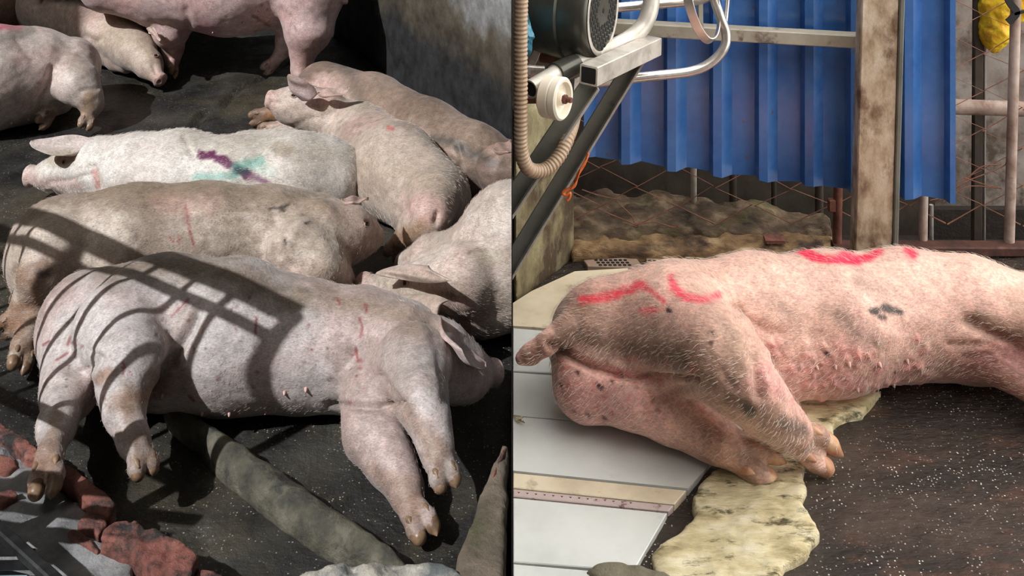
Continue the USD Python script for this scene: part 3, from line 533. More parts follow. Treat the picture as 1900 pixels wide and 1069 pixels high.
p.finish((.53, .445, .37), dirt_amt=.55, seed=2, pink_amt=.25); p.hair(10000, .012, .0006, (-1, 0, -.3))
# C: white pig with purple and green marks
p = Pig('pig', 'whitest pig, a purple streak and green dabs on its flank')
p.trunk([(255, 328, 76), (330, 330, 80), (440, 342, 80), (540, 335, 82), (600, 332, 76)])
p.head([(250, 315, 62, .20), (180, 310, 50, .18), (134, 312, 39, .15), (95, 324, 25, .12)], (60, 327, 16, .10), disc=1.25)
p.limb([(165, 330, 36, .13), (130, 340, 22, .08)]); p.limb([(470, 300, 60, .2), (520, 270, 32, .27)])
p.ear((124, 292, .26), (180, 264, .28), (58, 262, .30), .02, .0, .006, .35); p.eyes = [(118, 300, .009)]
p.crease([(172, 310), (182, 335), (184, 352)], 6, .012); p.crease([(85, 312), (110, 312), (135, 308)], 4, .005); p.crease([(342, 252), (352, 275), (362, 295)], 5, .006); p.crease([(90, 340), (130, 335), (165, 325)], 4, .005)
p.paint([(60, 340), (110, 345), (140, 345)], 14, (.62, .40, .36), .6, 40); p.paint([(176, 318), (182, 345)], 6, (.45, .2, .17), .8, 60); p.paint([(95, 295), (130, 290)], 14, (.40, .35, .22), .6, 30)
p.paint([(352, 250), (420, 262), (520, 268), (660, 290)], 24, (.42, .36, .28), .5, 22, .9); p.paint([(515, 278), (535, 280)], 11, (.26, .20, .13), .6, 50)
p.paint([(376, 287), (392, 288), (415, 298), (440, 312), (455, 322)], 9, (.13, .018, .075), 1, 60, .35); p.paint([(455, 322), (478, 332), (495, 338)], 7, (.20, .06, .14), .8, 60)
p.paint([(365, 329), (400, 328), (435, 326)], 8, (.14, .40, .34), .7, 50, .8); p.paint([(440, 312), (462, 305), (485, 300)], 9, (.10, .42, .34), .7, 50, .8); p.paint([(478, 312), (500, 318)], 10, (.45, .60, .52), .5, 50, .8); p.paint([(438, 314), (455, 320)], 7, (.03, .05, .06), .85, 60)
p.finish((.70, .655, .60), dirt_amt=.22, dirt=(.42, .36, .27), seed=3, pink_amt=.12); p.hair(9000, .013, .0006, (1, 0, -.3), 'bristle_pale')
# D: pig lying diagonally behind
p = Pig('pig', 'pig lying diagonally behind the white one, chin raised, one ear upright')
p.trunk([(598, 222, 48), (665, 262, 64), (735, 318, 80), (800, 372, 74)])
p.head([(600, 210, 46, .24), (556, 196, 36, .27), (528, 192, 25, .28)], (503, 184, 13, .30), disc=1.25, axis=(-1, -.1, .2))
p.b.cone(*p.L(590, 215, 44, .2), *p.L(535, 208, 18, .24), .03)
p.limb([(600, 222, 36, .16), (545, 232, 16, .11), (506, 239, 11.5, .09)]); p.foot((506, 239, .09), (478, 247, .07), .95, .2)
p.limb([(805, 372, 50, .21), (795, 400, 36, .21), (768, 424, 23, .15), (744, 446, 17, .10)], .06); p.foot((742, 447, .09), (723, 482, .04), 1.0, .3)
p.ear((558, 190, .33), (588, 178, .36), (535, 137, .46), -.02, .01, .005, .35); p.ear((588, 176, .36), (622, 180, .355), (646, 162, .37), .012, .0, .005, .5)
p.eyes = [(546, 177, .011)]
p.crease([(505, 190), (518, 190)], 4, .006); p.crease([(745, 335), (748, 370), (755, 400)], 9, .007); p.crease([(812, 395), (808, 412)], 5, .012); p.crease([(540, 238), (570, 222), (600, 215)], 6, .006)
p.paint([(690, 290), (780, 330), (840, 345)], 30, (.36, .29, .21), .6, 25, .8); p.paint([(720, 237), (728, 239)], 4, (.5, .08, .08), .7, 80); p.paint([(780, 420), (740, 450)], 18, (.34, .21, .12), .8, 30); p.paint([(490, 252), (520, 245)], 9, (.42, .26, .15), .8, 40); p.paint([(770, 380), (850, 400)], 26, (.58, .36, .32), .45, 40)
p.paint([(548, 160), (570, 175)], 14, (.66, .54, .54), .7, 30)
p.finish((.53, .435, .365), dirt_amt=.42, seed=4, pink_amt=.35); p.hair(9000, .013, .0006, (.7, -.5, -.3))
# E: rear right pig along the wall
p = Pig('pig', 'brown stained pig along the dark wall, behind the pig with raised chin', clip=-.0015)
p.trunk([(598, 168, 52), (690, 205, 62), (790, 258, 68), (875, 300, 66), (935, 322, 54)])
p.head([(930, 315, 48, .2), (985, 335, 36, .17)], (1040, 340, 16, .15))
p.limb([(575, 180, 42, .14), (530, 205, 19, .08), (495, 212, 13, .06)]); p.foot((495, 212, .06), (460, 224, .03), 1.0, .2)
p.ear((915, 280, .36), (944, 286, .36), (948, 262, .36), .01)
p.crease([(850, 270), (858, 300), (850, 318)], 7, .010); p.crease([(820, 285), (845, 300), (850, 320)], 5, .007); p.crease([(895, 290), (925, 280)], 5, .006); p.crease([(640, 150), (662, 180), (668, 200)], 10, .008)
p.paint([(640, 120), (665, 160), (672, 195)], 14, (.12, .10, .08), .7, 40, .8); p.paint([(700, 180), (780, 225), (850, 260), (930, 300)], 34, (.22, .15, .105), .7, 18, .9); p.paint([(805, 258), (840, 262), (868, 280), (910, 300)], 9, (.05, .05, .048), .75, 50, .8); p.paint([(890, 330), (930, 320)], 26, (.13, .10, .085), .5, 30)
p.paint([(500, 214), (540, 200)], 14, (.30, .15, .07), .9, 30); p.paint([(600, 155), (620, 175)], 18, (.60, .42, .37), .6, 40)
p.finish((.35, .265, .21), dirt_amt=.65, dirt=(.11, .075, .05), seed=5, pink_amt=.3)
# F: pig at right edge, head to the left
p = Pig('pig', 'pig at the right edge, head pointing left between long drooping ears', clip=-.0015)
p.trunk([(1080, 450, 130), (965, 470, 122), (890, 522, 88), (850, 528, 74)])
p.head([(855, 520, 64, .22), (790, 532, 44, .19), (735, 532, 27, .15)], (680, 530, 19, .11), disc=1.2, nost=(0, 1, .6))
p.limb([(880, 470, 52, .2), (800, 478, 36, .14), (752, 488, 20, .07)])
p.ear((790, 492, .33), (832, 520, .33), (706, 510, .24), .02, -.02, .006, .45); p.ear((828, 555, .27), (806, 594, .22), (718, 556, .17), .02, .0, .006, .45)
p.eyes = [(752, 525, .011), (755, 552, .010)]
p.crease([(693, 512), (699, 530), (695, 548)], 4, .006); p.crease([(705, 515), (712, 530), (706, 545)], 4, .004); p.crease([(745, 485), (800, 452), (848, 440), (920, 442)], 5, .008); p.crease([(835, 555), (842, 575), (865, 600)], 8, .010)
p.paint([(715, 530), (790, 535), (880, 560), (930, 560)], 26, (.36, .30, .22), .6, 24, .9); p.paint([(860, 570), (880, 590)], 26, (.42, .25, .23), .5, 40); p.paint([(870, 468), (890, 464), (905, 466)], 4, (.2, .15, .1), .7, 60); p.paint([(900, 480), (940, 480)], 18, (.40, .34, .26), .5, 30)
p.finish((.56, .48, .42), dirt_amt=.3, seed=6, pink_amt=.3); p.hair(7000, .012, .0006, (1, 0, -.3))
# G: standing pig
p = Pig('pig', 'pink pig standing at the back of the pen, cut off by the picture top')
p.b.chain([p.L(205, -40, 62, .50), p.L(310, -38, 84, .49), p.L(430, -32, 92, .49), p.L(520, -45, 88, .50), p.L(575, -40, 72, .50)], .06)
p.head([(230, -48, 62, .52), (165, -60, 52, .50), (110, -50, 38, .44)], (70, -30, 22, .37))
p.limb([(312, 5, 46, .38), (318, 55, 33, .25), (321, 88, 18, .13), (320, 112, 14, .07)]); p.foot((320, 112, .075), (323, 143, .02), .9, 1.1, (1, 0))
p.limb([(300, 0, 40, .36), (296, 20, 26, .28), (300, 50, 16, .18), (300, 78, 12, .08)]); p.foot((300, 80, .07), (298, 100, .02), .9)
p.limb([(572, 0, 68, .42), (572, 55, 44, .29), (562, 100, 23, .17), (558, 128, 16, .10), (556, 150, 14, .06)]); p.foot((556, 150, .06), (552, 178, .015), .95)
p.limb([(540, 30, 38, .30), (530, 75, 17, .18), (524, 95, 12, .12), (508, 116, 11, .06)]); p.foot((508, 116, .06), (486, 134, .015), .95, .3)
p.crease([(345, 20), (352, 45), (340, 60)], 7, .010); p.crease([(520, 20), (515, 45)], 8, .006); p.crease([(280, 40), (300, 48)], 5, .006)
p.b.cone(*p.L(600, -50, 10, .5), *p.L(640, 2, 6, .42), .015)
p.teats = [(430, 60, .010), (395, 60, .010), (470, 58, .010)]
p.paint([(470, 30), (500, 48)], 3, (.2, .12, .08), .7, 60); p.paint([(490, 10), (485, 20)], 8, (.62, .45, .44), .4, 40); p.paint([(315, 85), (325, 90)], 10, (.55, .3, .28), .5, 40); p.paint([(375, 52), (400, 55)], 14, (.45, .18, .24), .5, 40); p.paint([(600, 10), (585, 25)], 14, (.30, .22, .2), .5, 40)
for q in rng.uniform(0, 1, (26, 2)): p.paint([(340 + 240 * q[0], 5 + 55 * q[1])], rng.uniform(1.2, 2.4), (.2, .1, .08), .6, 150)
p.finish((.62, .45, .43), dirt_amt=.15, seed=7, pink_amt=.5, low=.0)
# H: pig lying under the standing one
p = Pig('pig', 'beige pig lying with its snout down beside the front leg of the standing pig')
p.trunk([(40, -30, 66), (110, 8, 62), (172, 42, 52), (205, 62, 42)])
p.head([(205, 58, 44, .17), (252, 95, 34, .14), (276, 120, 24, .10)], (296, 146, 12.5, .055), disc=1.15)
p.limb([(165, 55, 40, .12), (190, 95, 24, .07), (215, 115, 14, .05), (235, 125, 12, .04)]); p.limb([(168, 52, 34, .17), (176, 66, 23, .17)], .06)
p.ear((278, 62, .27), (298, 76, .25), (284, 50, .31), .012, .0, .005, .4); p.eyes = [(289, 103, .011)]
p.crease([(160, 68), (176, 78), (188, 72)], 6, .008); p.crease([(284, 122), (290, 140), (288, 152)], 4, .006)
p.paint([(210, 60), (260, 80), (280, 110)], 26, (.44, .36, .26), .6, 25, .9); p.paint([(288, 95), (298, 110)], 9, (.28, .2, .16), .6, 40)
p.finish((.54, .435, .37), dirt_amt=.3, seed=8, pink_amt=.3)
# I: pig at left
p = Pig('pig', 'pale pig at the upper left edge, a pink dab on its back')
p.trunk([(-150, 140, 84), (-20, 145, 92), (55, 138, 82), (124, 132, 61)])
p.limb([(126, 130, 56, .22), (146, 158, 36, .20), (166, 182, 22, .15), (173, 197, 15, .115), (166, 212, 12.5, .085)], .035); p.foot((166, 212, .085), (156, 240, .04), 1.0, .2)
p.limb([(122, 170, 28, .12), (116, 192, 15, .085), (94, 206, 12.5, .075)]); p.foot((95, 206, .075), (70, 236, .035), 1.05, .5)
p.crease([(97, 128), (92, 150), (78, 180), (70, 200)], 7, .016); p.crease([(30, 75), (60, 110)], 6, .005); p.crease([(150, 170), (165, 165), (180, 165)], 4, .005)
p.teats = [(53, 220, .011), (22, 228, .010), (78, 203, .010)]
p.paint([(2, 49), (35, 50)], 7, (.55, .12, .18), .8, 40); p.paint([(0, 70), (30, 62), (55, 58)], 11, (.20, .20, .17), .6, 40); p.paint([(120, 95), (150, 130)], 20, (.26, .2, .16), .5, 30); p.paint([(160, 205), (165, 180)], 15, (.30, .19, .11), .8, 30)
p.finish((.63, .55, .50), dirt_amt=.3, seed=9, pink_amt=.4)
# J: dark pig far left
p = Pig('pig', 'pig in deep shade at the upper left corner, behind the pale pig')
p.trunk([(-120, -10, 70), (-20, 0, 66), (10, 2, 58)]); p.limb([(20, 20, 40, .12), (50, 40, 14, .05)])
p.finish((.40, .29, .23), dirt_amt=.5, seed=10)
# R: the pig of the bright yard
p = Pig('pig', 'large pink pig on the tiled yard with red paint marks on its back', z0=Z1, h=.006, skin='skin_pink', hoof='hoof_pink')
p.trunk([(1128, 638, 110), (1255, 630, 122), (1400, 607, 116), (1540, 598, 112), (1680, 580, 102), (1800, 590, 98), (1905, 612, 88)])
p.head([(1905, 610, 84, .112), (1995, 640, 66, .10), (2060, 660, 48, .09), (2110, 670, 36, .07)], (2160, 678, 26, .06))
p.b.cone(*p.L(1098, 702, 74, .10), *p.L(1215, 728, 56, .09), .02)                    # lower ham
p.limb([(1262, 622, 88, .22), (1335, 660, 72, .25), (1385, 715, 46, .22), (1425, 762, 36, .16), (1460, 795, 29, .10), (1474, 806, 25, .088)], .06); p.foot((1466, 802, .085), (1562, 862, .014), 1.1, .2)
p.limb([(1180, 735, 56, .10), (1250, 768, 46, .075), (1310, 800, 40, .06), (1340, 822, 33, .058), (1356, 832, 27, .052)], .03); p.foot((1350, 830, .055), (1456, 876, .016), 1.15, .1)
p.b.chain([p.L(1072, 590, 26, .20), p.L(1042, 615, 18, .21), p.L(1015, 637, 16, .20), p.L(985, 656, 14.5, .18), p.L(966, 665, 11, .17)], .02)
p.limb([(1950, 605, 62, .15), (1985, 650, 46, .18), (2010, 705, 30, .15), (2030, 740, 24, .07)]); p.foot((2030, 740, .07), (2075, 775, .02)); p.limb([(1870, 690, 34, .07), (1960, 740, 28, .06)])
p.ear((2000, 590, .20), (2040, 620, .19), (2090, 640, .12))
p.crease([(1022, 640), (1050, 658), (1095, 680), (1150, 696), (1230, 704), (1290, 708)], 8, .024); p.crease([(1365, 570), (1395, 620), (1402, 680), (1408, 735)], 10, .012); p.crease([(1210, 745), (1250, 728), (1290, 722)], 8, .012)
p.crease([(1800, 600), (1835, 620), (1870, 635), (1900, 650)], 12, .016); p.crease([(1760, 640), (1830, 640), (1900, 665)], 6, .006); p.crease([(1790, 665), (1850, 655), (1900, 680)], 5, .005); p.crease([(1400, 600), (1420, 615), (1450, 618)], 10, .006)
p.teats = [(1630, 676, .011), (1683, 669, .011), (1656, 711, .011), (1576, 676, .010), (1548, 680, .010), (1515, 680, .010), (1590, 722, .010)]
v0, f0 = Blob.build(p.b); q0 = pix(v0); n0 = vnormals(v0, f0); fc = (n0 * (np.array([0, 0, HC]) - v0)).sum(1) > .3
for i in range(170):                                                                  # warty bumps on the belly
    x, y = rng.uniform(1405, 1720), rng.uniform(625, 745)
    if y < 640 + abs(x - 1530) * .12 and rng.uniform() < .7: continue
    d = np.where(fc, np.hypot(q0[:, 0] - x, q0[:, 1] - y), 1e9); j = np.argmin(d)
    if d[j] < 8:
        big = rng.uniform() < .5; p.bumps.append((v0[j], rng.uniform(.006, .010) if big else .005, rng.uniform(.003, .006) if big else .002))
        if rng.uniform() < .6: p.paint([(x, y)], rng.uniform(4, 9), (.74, .30, .27), .5, 60, .8)
BR = (.20, .125, .075)
p.paint([(1085, 590), (1140, 600), (1220, 620), (1300, 640), (1360, 690)], 46, BR, .62, 22, .95); p.paint([(1050, 610), (1030, 640), (985, 660)], 22, (.20, .10, .07), .85, 40); p.paint([(1060, 620), (1110, 640), (1180, 655), (1265, 665)], 20, (.12, .075, .045), .7, 30, .9)
p.paint([(1290, 530), (1350, 590), (1400, 680), (1430, 760)], 26, (.32, .22, .14), .45, 28, .9); p.paint([(1120, 545), (1060, 580)], 18, BR, .5, 30, .9)
p.paint([(1270, 665), (1300, 690), (1330, 720), (1400, 760), (1460, 800)], 20, (.22, .13, .08), .7, 40, .9); p.paint([(1225, 745), (1300, 790), (1360, 830)], 16, (.30, .16, .10), .5, 40, .9)
p.paint([(1385, 750), (1392, 762)], 12, (.05, .045, .04), .8, 60); p.paint([(1455, 785), (1490, 800)], 12, (.06, .05, .045), .6, 60); p.paint([(1810, 590), (1850, 600), (1890, 620)], 16, (.20, .12, .07), .75, 40, .9); p.paint([(1880, 560), (1900, 580)], 20, (.40, .28, .18), .5, 40, .9)
p.paint([(1480, 480), (1600, 510), (1680, 530)], 60, (.80, .52, .44), .5, 16, .9); p.paint([(1430, 565), (1470, 580)], 20, (.30, .20, .15), .35, 30, .9); p.paint([(1540, 570), (1560, 585)], 16, (.25, .17, .13), .4, 40, .9); p.paint([(1600, 520), (1640, 545)], 16, (.20, .14, .11), .5, 40, .9)
p.paint([(1618, 578), (1628, 577)], 6, (.035, .03, .026), .95, 70); p.paint([(1642, 570), (1655, 575), (1668, 580)], 8, (.035, .03, .026), .95, 70); p.paint([(1634, 588), (1642, 590)], 5, (.04, .035, .03), .9, 70); p.paint([(1600, 625), (1625, 635)], 16, (.16, .10, .08), .6, 60, .9); p.paint([(1570, 600), (1580, 610)], 12, (.2, .14, .11), .5, 60, .9)
p.paint([(1080, 555), (1110, 553), (1140, 548), (1170, 540), (1192, 528)], 8, (.80, .035, .07), .9, 40, .6); p.paint([(1180, 524), (1210, 540), (1232, 560)], 4, (.80, .06, .10), .8, 40, .7); p.paint([(1246, 517), (1252, 535), (1270, 550), (1300, 556), (1330, 550)], 8, (.82, .04, .09), .9, 40, .6); p.paint([(1190, 577), (1212, 576)], 6, (.80, .10, .13), .75, 40, .7); p.paint([(1212, 576), (1240, 574)], 2.5, (.75, .2, .2), .6, 40)
p.paint([(1480, 464), (1495, 470), (1520, 478), (1550, 484), (1585, 484), (1610, 478), (1630, 467)], 8, (.85, .012, .07), 1, 30, .5); p.paint([(1556, 482), (1566, 472), (1580, 466)], 8, (.85, .03, .10), .9, 30, .6); p.paint([(1684, 464), (1695, 472)], 9, (.85, .02, .08), .95, 30, .5)
p.paint([(1060, 740), (1110, 755), (1180, 755)], 46, (.74, .36, .34), .6, 26, .9); p.paint([(1420, 700), (1500, 730), (1560, 725)], 30, (.80, .38, .36), .6, 30, .9); p.paint([(1790, 680), (1850, 660), (1890, 670)], 18, (.66, .25, .27), .4, 40, .9)
for x, y, w in [(1110, 716, 5), (1133, 706, 3.5), (1240, 575, 4), (1317, 634, 3.5), (1152, 694, 3), (1320, 617, 3), (1533, 655, 4), (1070, 690, 3), (1040, 715, 2.5), (1090, 770, 4), (1120, 775, 3), (1660, 690, 2), (1720, 682, 2)]: p.paint([(x, y), (x + w, y + w * .6)], w, (.03, .012, .012), .95, 100, .4)
for q in rng.uniform(0, 1, (60, 2)): p.paint([(1030 + 270 * q[0], 660 + 110 * q[1])], rng.uniform(2, 6), (.55, .12, .10) if q[0] * 9 % 1 > .35 else (.15, .07, .05), .5, 90, .8)
p.crease([(1340, 690), (1360, 720)], 8, .004)
p.finish((.84, .51, .42), dirt=(.34, .22, .14), dirt_amt=.30, seed=11, pink=(.80, .40, .36), pink_amt=.55, low=0, dirt_scale=7, mottle=.10); p.hair(17000, .016, .00048, (-1, 0, -.35), 'bristle_pale')
# ------------------------------------------------------------------ the bright yard on the right
def relief2(X, Y):
    P = np.stack([X, Y, 0 * X], -1); return np.minimum((meshkit.fbm(P * 4, 5, 13) - .5) * .022 - .008 + (meshkit.fbm(P * 40, 2, 14) - .5) * .005, -.001)
g = heightgrid(.0015, 2.6, 1.5, 3.27, .014, Z1, relief2)
struct('floor', cat([trimesh.Trimesh(g[0], np.vstack([g[1][:, [0, 1, 2]], g[1][:, [0, 2, 3]]]), process=False), box((.001, -2.2, .2), (4.5, 3.27, Z1 - .025))]), M['dirt_floor'], 'wet brown gritty concrete floor of the bright yard on the right', smooth=True)
yard = stage.GetPrimAtPath('/World/floor_001')
tf = thing('tiled_floor', 'pale grey and cream tiles laid on the left part of the bright yard floor', 'tiles')
ZT = Z1 + .006
def slab_poly(pts, z0, z1, bev=.0015):
    from shapely.geometry import Polygon
    q = Polygon(pxpoly(pts, z1)).buffer(-.0012); a = np.array(q.exterior.coords)[:-1]; b = np.array(q.buffer(-bev).exterior.coords)[:-1]
    if len(a) != len(b): b = a
    return trimesh.convex.convex_hull(np.vstack([np.c_[a, np.full(len(a), z0)], np.c_[a, np.full(len(a), z1 - bev)], np.c_[b, np.full(len(b), z1)]]))
ed = lambda y: np.interp(y, [700, 775, 845, 907, 950, 1033, 1100], [1462, 1395, 1330, 1277, 1240, 1190, 1150])
for pts, m in [([(951, 562), (985, 540), (1066, 503), (1166, 497), (1150, 560), (1150, 619), (951, 605)], 'cream_tile'),
               ([(951, 608), (1250, 632), (1250, 706), (951, 688)], 'tile'), ([(1252, 632), (1490, 650), (ed(720), 722), (1252, 706)], 'tile'),
               ([(951, 690), (1220, 709), (1225, 795), (951, 770)], 'tile'), ([(1222, 709), (ed(724), 724), (ed(802), 802), (1227, 795)], 'tile'),
               ([(951, 772), (1150, 789), (ed(805), 806), (ed(907), 907), (951, 874)], 'tile'),
               ([(951, 876), (ed(909), 909), (ed(936), 936), (951, 905)], 'cream_tile'), ([(951, 906), (ed(937), 937), (ed(949), 949), (951, 921)], 'border_tile'),
               ([(951, 922.5), (ed(951), 951), (ed(1056), 1060), (951, 1043)], 'tile'), ([(951, 1045), (1160, 1063), (1120, 1110), (951, 1110)], 'tile'),
               ([(1168, 502), (1230, 496), (1230, 515), (1165, 520)], 'tile')]:
    if m == 'border_tile' and m not in M: M[m] = grunge('border_tile', [(.42, .32, .30), (.55, .45, .43)], 12, (.3, .45), .1, .002, dirt=(.18, .10, .10), dscale=30, dlim=(.56, .62))
    obj('tile', slab_poly(pts, Z1 - .012, ZT), M[m], tf, smooth=20)
for k in range(14):
    x = 958 + 16 * k; y = 911 + .092 * (x - 951); obj('inlay', slab_poly([(x, y), (x + 9, y + .8), (x + 4.5, y + 5)], ZT - .001, ZT + .0006, .0002), M['rust'], tf, smooth=False)
for pts in ([(1082, 482), (1180, 476), (1196, 498), (1090, 494)], [(1198, 478), (1280, 482), (1268, 497), (1200, 499)]):
    t = obj('dotted_tile', slab_poly(pts, Z1 - .012, ZT), M['drain_tile'], tf, smooth=20); c = np.mean(pts, 0); hs = []
    for i in range(-3, 4):
        for j in range(-1, 2):
            q = at(c[0] + i * 9 + j * 4, c[1] + j * 4.5, ZT); d = trimesh.creation.cylinder(.0055, .0012, sections=8); d.apply_translation(q); hs.append(d)
    obj('drain_hole', cat(hs), M['motor_hole'], t, smooth=False, kind='stuff')
cp = thing('concrete_patch', 'ragged yellowed concrete patch beside the tiles, under the hind trotters of the pink pig', 'concrete')
obj('patch', rough(pxpoly([(1296, 893), (1322, 868), (1385, 830), (1425, 756), (1460, 735), (1600, 718), (1640, 716), (1612, 745), (1600, 758), (1580, 765), (1555, 770), (1543, 778), (1545, 795), (1530, 807), (1495, 845), (1488, 875), (1500, 900), (1488, 925), (1512, 960), (1522, 982), (1500, 1000), (1495, 1018), (1460, 1040), (1440, 1085), (1330, 1090), (1240, 1075), (1214, 1048), (1208, 1020), (1252, 985), (1292, 950), (1284, 920)], Z1 + .016), Z1 - .03, Z1 + .012, .007, .006, .006, .0025, 22, 31), M['yellow_conc'], cp, smooth=True)
gl = thing('mortar_lump', 'flat grey green lump of mortar on the tiles at the bottom edge', 'mortar')
obj('lump', rough(pxpoly([(1090, 1048), (1110, 1038), (1150, 1034), (1185, 1037), (1232, 1050), (1262, 1068), (1255, 1095), (1130, 1092)], Z1 + .02), Z1 - .01, Z1 + .012, .007, .008, .012, .003, 22, 33, crown=.012), M['grey_lump'], gl, smooth=True)
# ---- rubble mound, side wall, what lies behind the fence
mo = thing('rubble_mound', 'low mossy broken concrete kerb under the wire mesh, behind the pink pig', 'kerb')
mp = np.array([atY(x, 470, y)[:2] for x, y in [(1058, 3.22), (1200, 3.235), (1400, 3.245), (1548, 3.25), (1546, 3.36), (1400, 3.42), (1200, 3.44), (1052, 3.44)]])
obj('upper_ledge', rough(mp + [0, .035], Z1 - .02, Z1 + .045, .011, .022, .02, .010, 16, 41, extra=lambda X, Y: np.clip((Y - 3.24) / .12, 0, 1) * np.interp(X, [.15, .5, .95], [.03, .02, .0]) + (meshkit.noise(np.stack([X * 11, Y * 11, 0 * X], -1), 4) - .5) * .03), M['mound'], mo, smooth=True)
mq = np.array([atY(x, 470, y)[:2] for x, y in [(1056, 3.19), (1200, 3.20), (1400, 3.215), (1548, 3.23), (1546, 3.32), (1052, 3.32)]])
M['ledge'] = grunge('brown_ledge', [(.05, .025, .012), (.28, .17, .08), (.52, .38, .21)], 13, (.7, .9), .9, .012, 45, dirt=(.05, .028, .018), dscale=7, dlim=(.5, .62), stretch=(.7, 1, 1.6))
obj('lower_ledge', rough(mq, Z1 - .02, Z1 + .03, .010, .016, .02, .007, 20, 43), M['ledge'], mo, smooth=True)
obj('brick', box(atY(1421, 449, 3.215) - [0, .0, .0], atY(1452, 438, 3.255), .003), M['brick'], mo)
q = np.array([(.005, 2.985), (.178, 3.235), (.178, 3.40), (.005, 3.40)])
obj_w = rough(q, Z1 - .02, .93, .014, .006, .012, .004, 14, 47); struct('wall_left', obj_w, M['side_wall'], 'mossy yellowed end of a low concrete wall beside the partition', smooth=True)
struct('floor', box((.0015, 3.27, .1), (4.5, 5.0, .2)), M['dark_ground'], 'dark earth behind the fence', smooth=False)
x0 = (1735 - 950) / F * 3.85
struct('wall_back', box((x0, 3.85, .2), (4.5, 3.95, 1.75)), M['back_wall'], 'dirty white wall seen through the wire mesh at the right', smooth=False)
struct('trim', box((x0 - .02, 3.82, .18), (4.5, 3.86, .30)), M['dark_ground'], 'dark mud plinth along the foot of the dirty white wall', smooth=False)
struct('wall_back', box((.0015, 3.85, .2), (x0, 3.9, 1.55)), M['dark_steel'], 'dark brown boarding behind the blue sheets', smooth=False)
# ---- corrugated sheets
def corrugated(px0, px1, y0, y1, Y, ztop, phase, label):
    t = thing('corrugated_sheet', label, 'metal sheet'); per = .127; xa, xb = (px0 - 950) / F * Y, (px1 - 950) / F * Y
    prof = [(0, 0), (.058, 0), (.064, -.028), (.088, -.028), (.122, 0)]; xs = []
    k = -1
    while k * per - phase + xa < xb:
        for a, b in prof: xs.append((xa - phase + k * per + a, b))
        k += 1
    xs = np.array(xs); gx = np.unique(np.r_[xs[:, 0], xa, xb]); gx = gx[(gx >= xa) & (gx <= xb)]; dy = np.interp(gx, xs[:, 0], xs[:, 1])
    zb = np.interp(gx, [xa, xb], [atY(px0, y0, Y)[2], atY(px1, y1, Y)[2]]) + .004 * np.sin(gx * 40)
    out = np.r_[np.c_[gx, Y + dy], np.c_[gx, Y + dy + .0016][::-1]]; zz = np.r_[zb, zb[::-1]]; n = len(out)
    v = np.vstack([np.c_[out, zz], np.c_[out, np.full(n, ztop)]]); j = np.arange(n); k = (j + 1) % n
    f = [np.stack([j, k, k + n], 1), np.stack([j, k + n, j + n], 1)]; m = n // 2; j = np.arange(m - 1)
    for o in (0, n): f.append(np.stack([o + j, o + j + 1, o + n - 2 - j], 1)); f.append(np.stack([o + j, o + n - 2 - j, o + n - 1 - j], 1))
    obj('panel', trimesh.Trimesh(v, np.vstack(f), process=False), M['blue'], t, smooth=False)
    for i in range(0, len(gx), 5):
        if xa < gx[i] + .03 < xb:
            s = trimesh.creation.cylinder(.006, .006, sections=6); s.apply_transform(trimesh.transformations.rotation_matrix(math.pi / 2, [1, 0, 0])); s.apply_translation([gx[i] + .03, Y - .003 + np.interp(gx[i] + .03, gx, dy), 1.30]); obj('screw', s, M['galv'], t)
corrugated(1082, 1592, 288, 352, 3.16, 1.42, .0 - .04, 'wide blue corrugated metal sheet hanging behind the machine, left of the rusty post')
corrugated(1650, 1766, 362, 368, 3.20, 1.42, .03, 'narrow blue corrugated metal sheet right of the rusty post')
st = thing('steel_post', 'broad rusty pale steel post standing behind the back of the pink pig', 'post')
a, b = atY(1630, -60, 3.02), atY(1613, 536, 3.02); b[2] = Z1 - .01
obj('web', bar(a, b, .098, .05, (0, -1, 0), .003), M['post'], st)
obj('flange', bar(a + [.056, .0, 0], b + [.056, .0, 0], .014, .062, (0, -1, 0), .003), M['green_grey'], st)
hr = thing('crossrail', 'dull grey horizontal box rail across the blue sheet, ending at the rusty post', 'rail')
obj('tube', bar(atY(1075, 46, 3.09), atY(1594, 75, 3.09), .038, .036, (0, 0, 1), .003), M['rail'], hr)
# ---- mesh fence with its posts
fe = thing('mesh_fence', 'rusty chain link fence on pipe posts behind the blue sheets and the pink pig', 'fence')
def vpipe(px0, y0, px1, y1, Y, r, m, nm='post'): obj(nm, tube([atY(px0, y0, Y), atY(px1, y1, Y)], r * Y / F, 12), M[m], fe)
vpipe(1714, 340, 1712, 458, 3.28, 8.5, 'pink_pipe'); vpipe(1886, -40, 1872, 468, 3.27, 9.5, 'pink_pipe')
vpipe(1287, 250, 1287, 378, 3.42, 6, 'galv'); vpipe(1556, 300, 1553, 460, 3.26, 8.5, 'rust'); vpipe(1360, 280, 1360, 390, 3.46, 7, 'dark_steel'); vpipe(1520, 300, 1520, 430, 3.46, 8, 'dark_steel'); vpipe(1436, 300, 1436, 400, 3.46, 5, 'dark_steel'); vpipe(1728, 380, 1728, 450, 3.45, 4, 'galv')
obj('bar', bar(atY(1815, -30, 3.42), atY(1812, 470, 3.42), .030, .02, (0, -1, 0)), M['dark_steel'], fe); obj('bar', bar(atY(1827, -30, 3.42), atY(1825, 465, 3.42), .006, .02, (0, -1, 0)), M['galv'], fe)
obj('bracket', box(atY(1538, 395, 3.25), atY(1551, 366, 3.27), .003), M['rust'], fe)
obj('rail', tube([atY(1700, 196, 3.36), atY(1960, 204, 3.36)], .022, 14), M['pink_pipe'], fe)
obj('base_rail', bar(atY(1545, 460, 3.255), atY(1980, 462, 3.255), .045, .028), M['dark_rust'], fe)
r2 = np.random.default_rng(5); cw, ch, Yf = .112, .056, 3.30
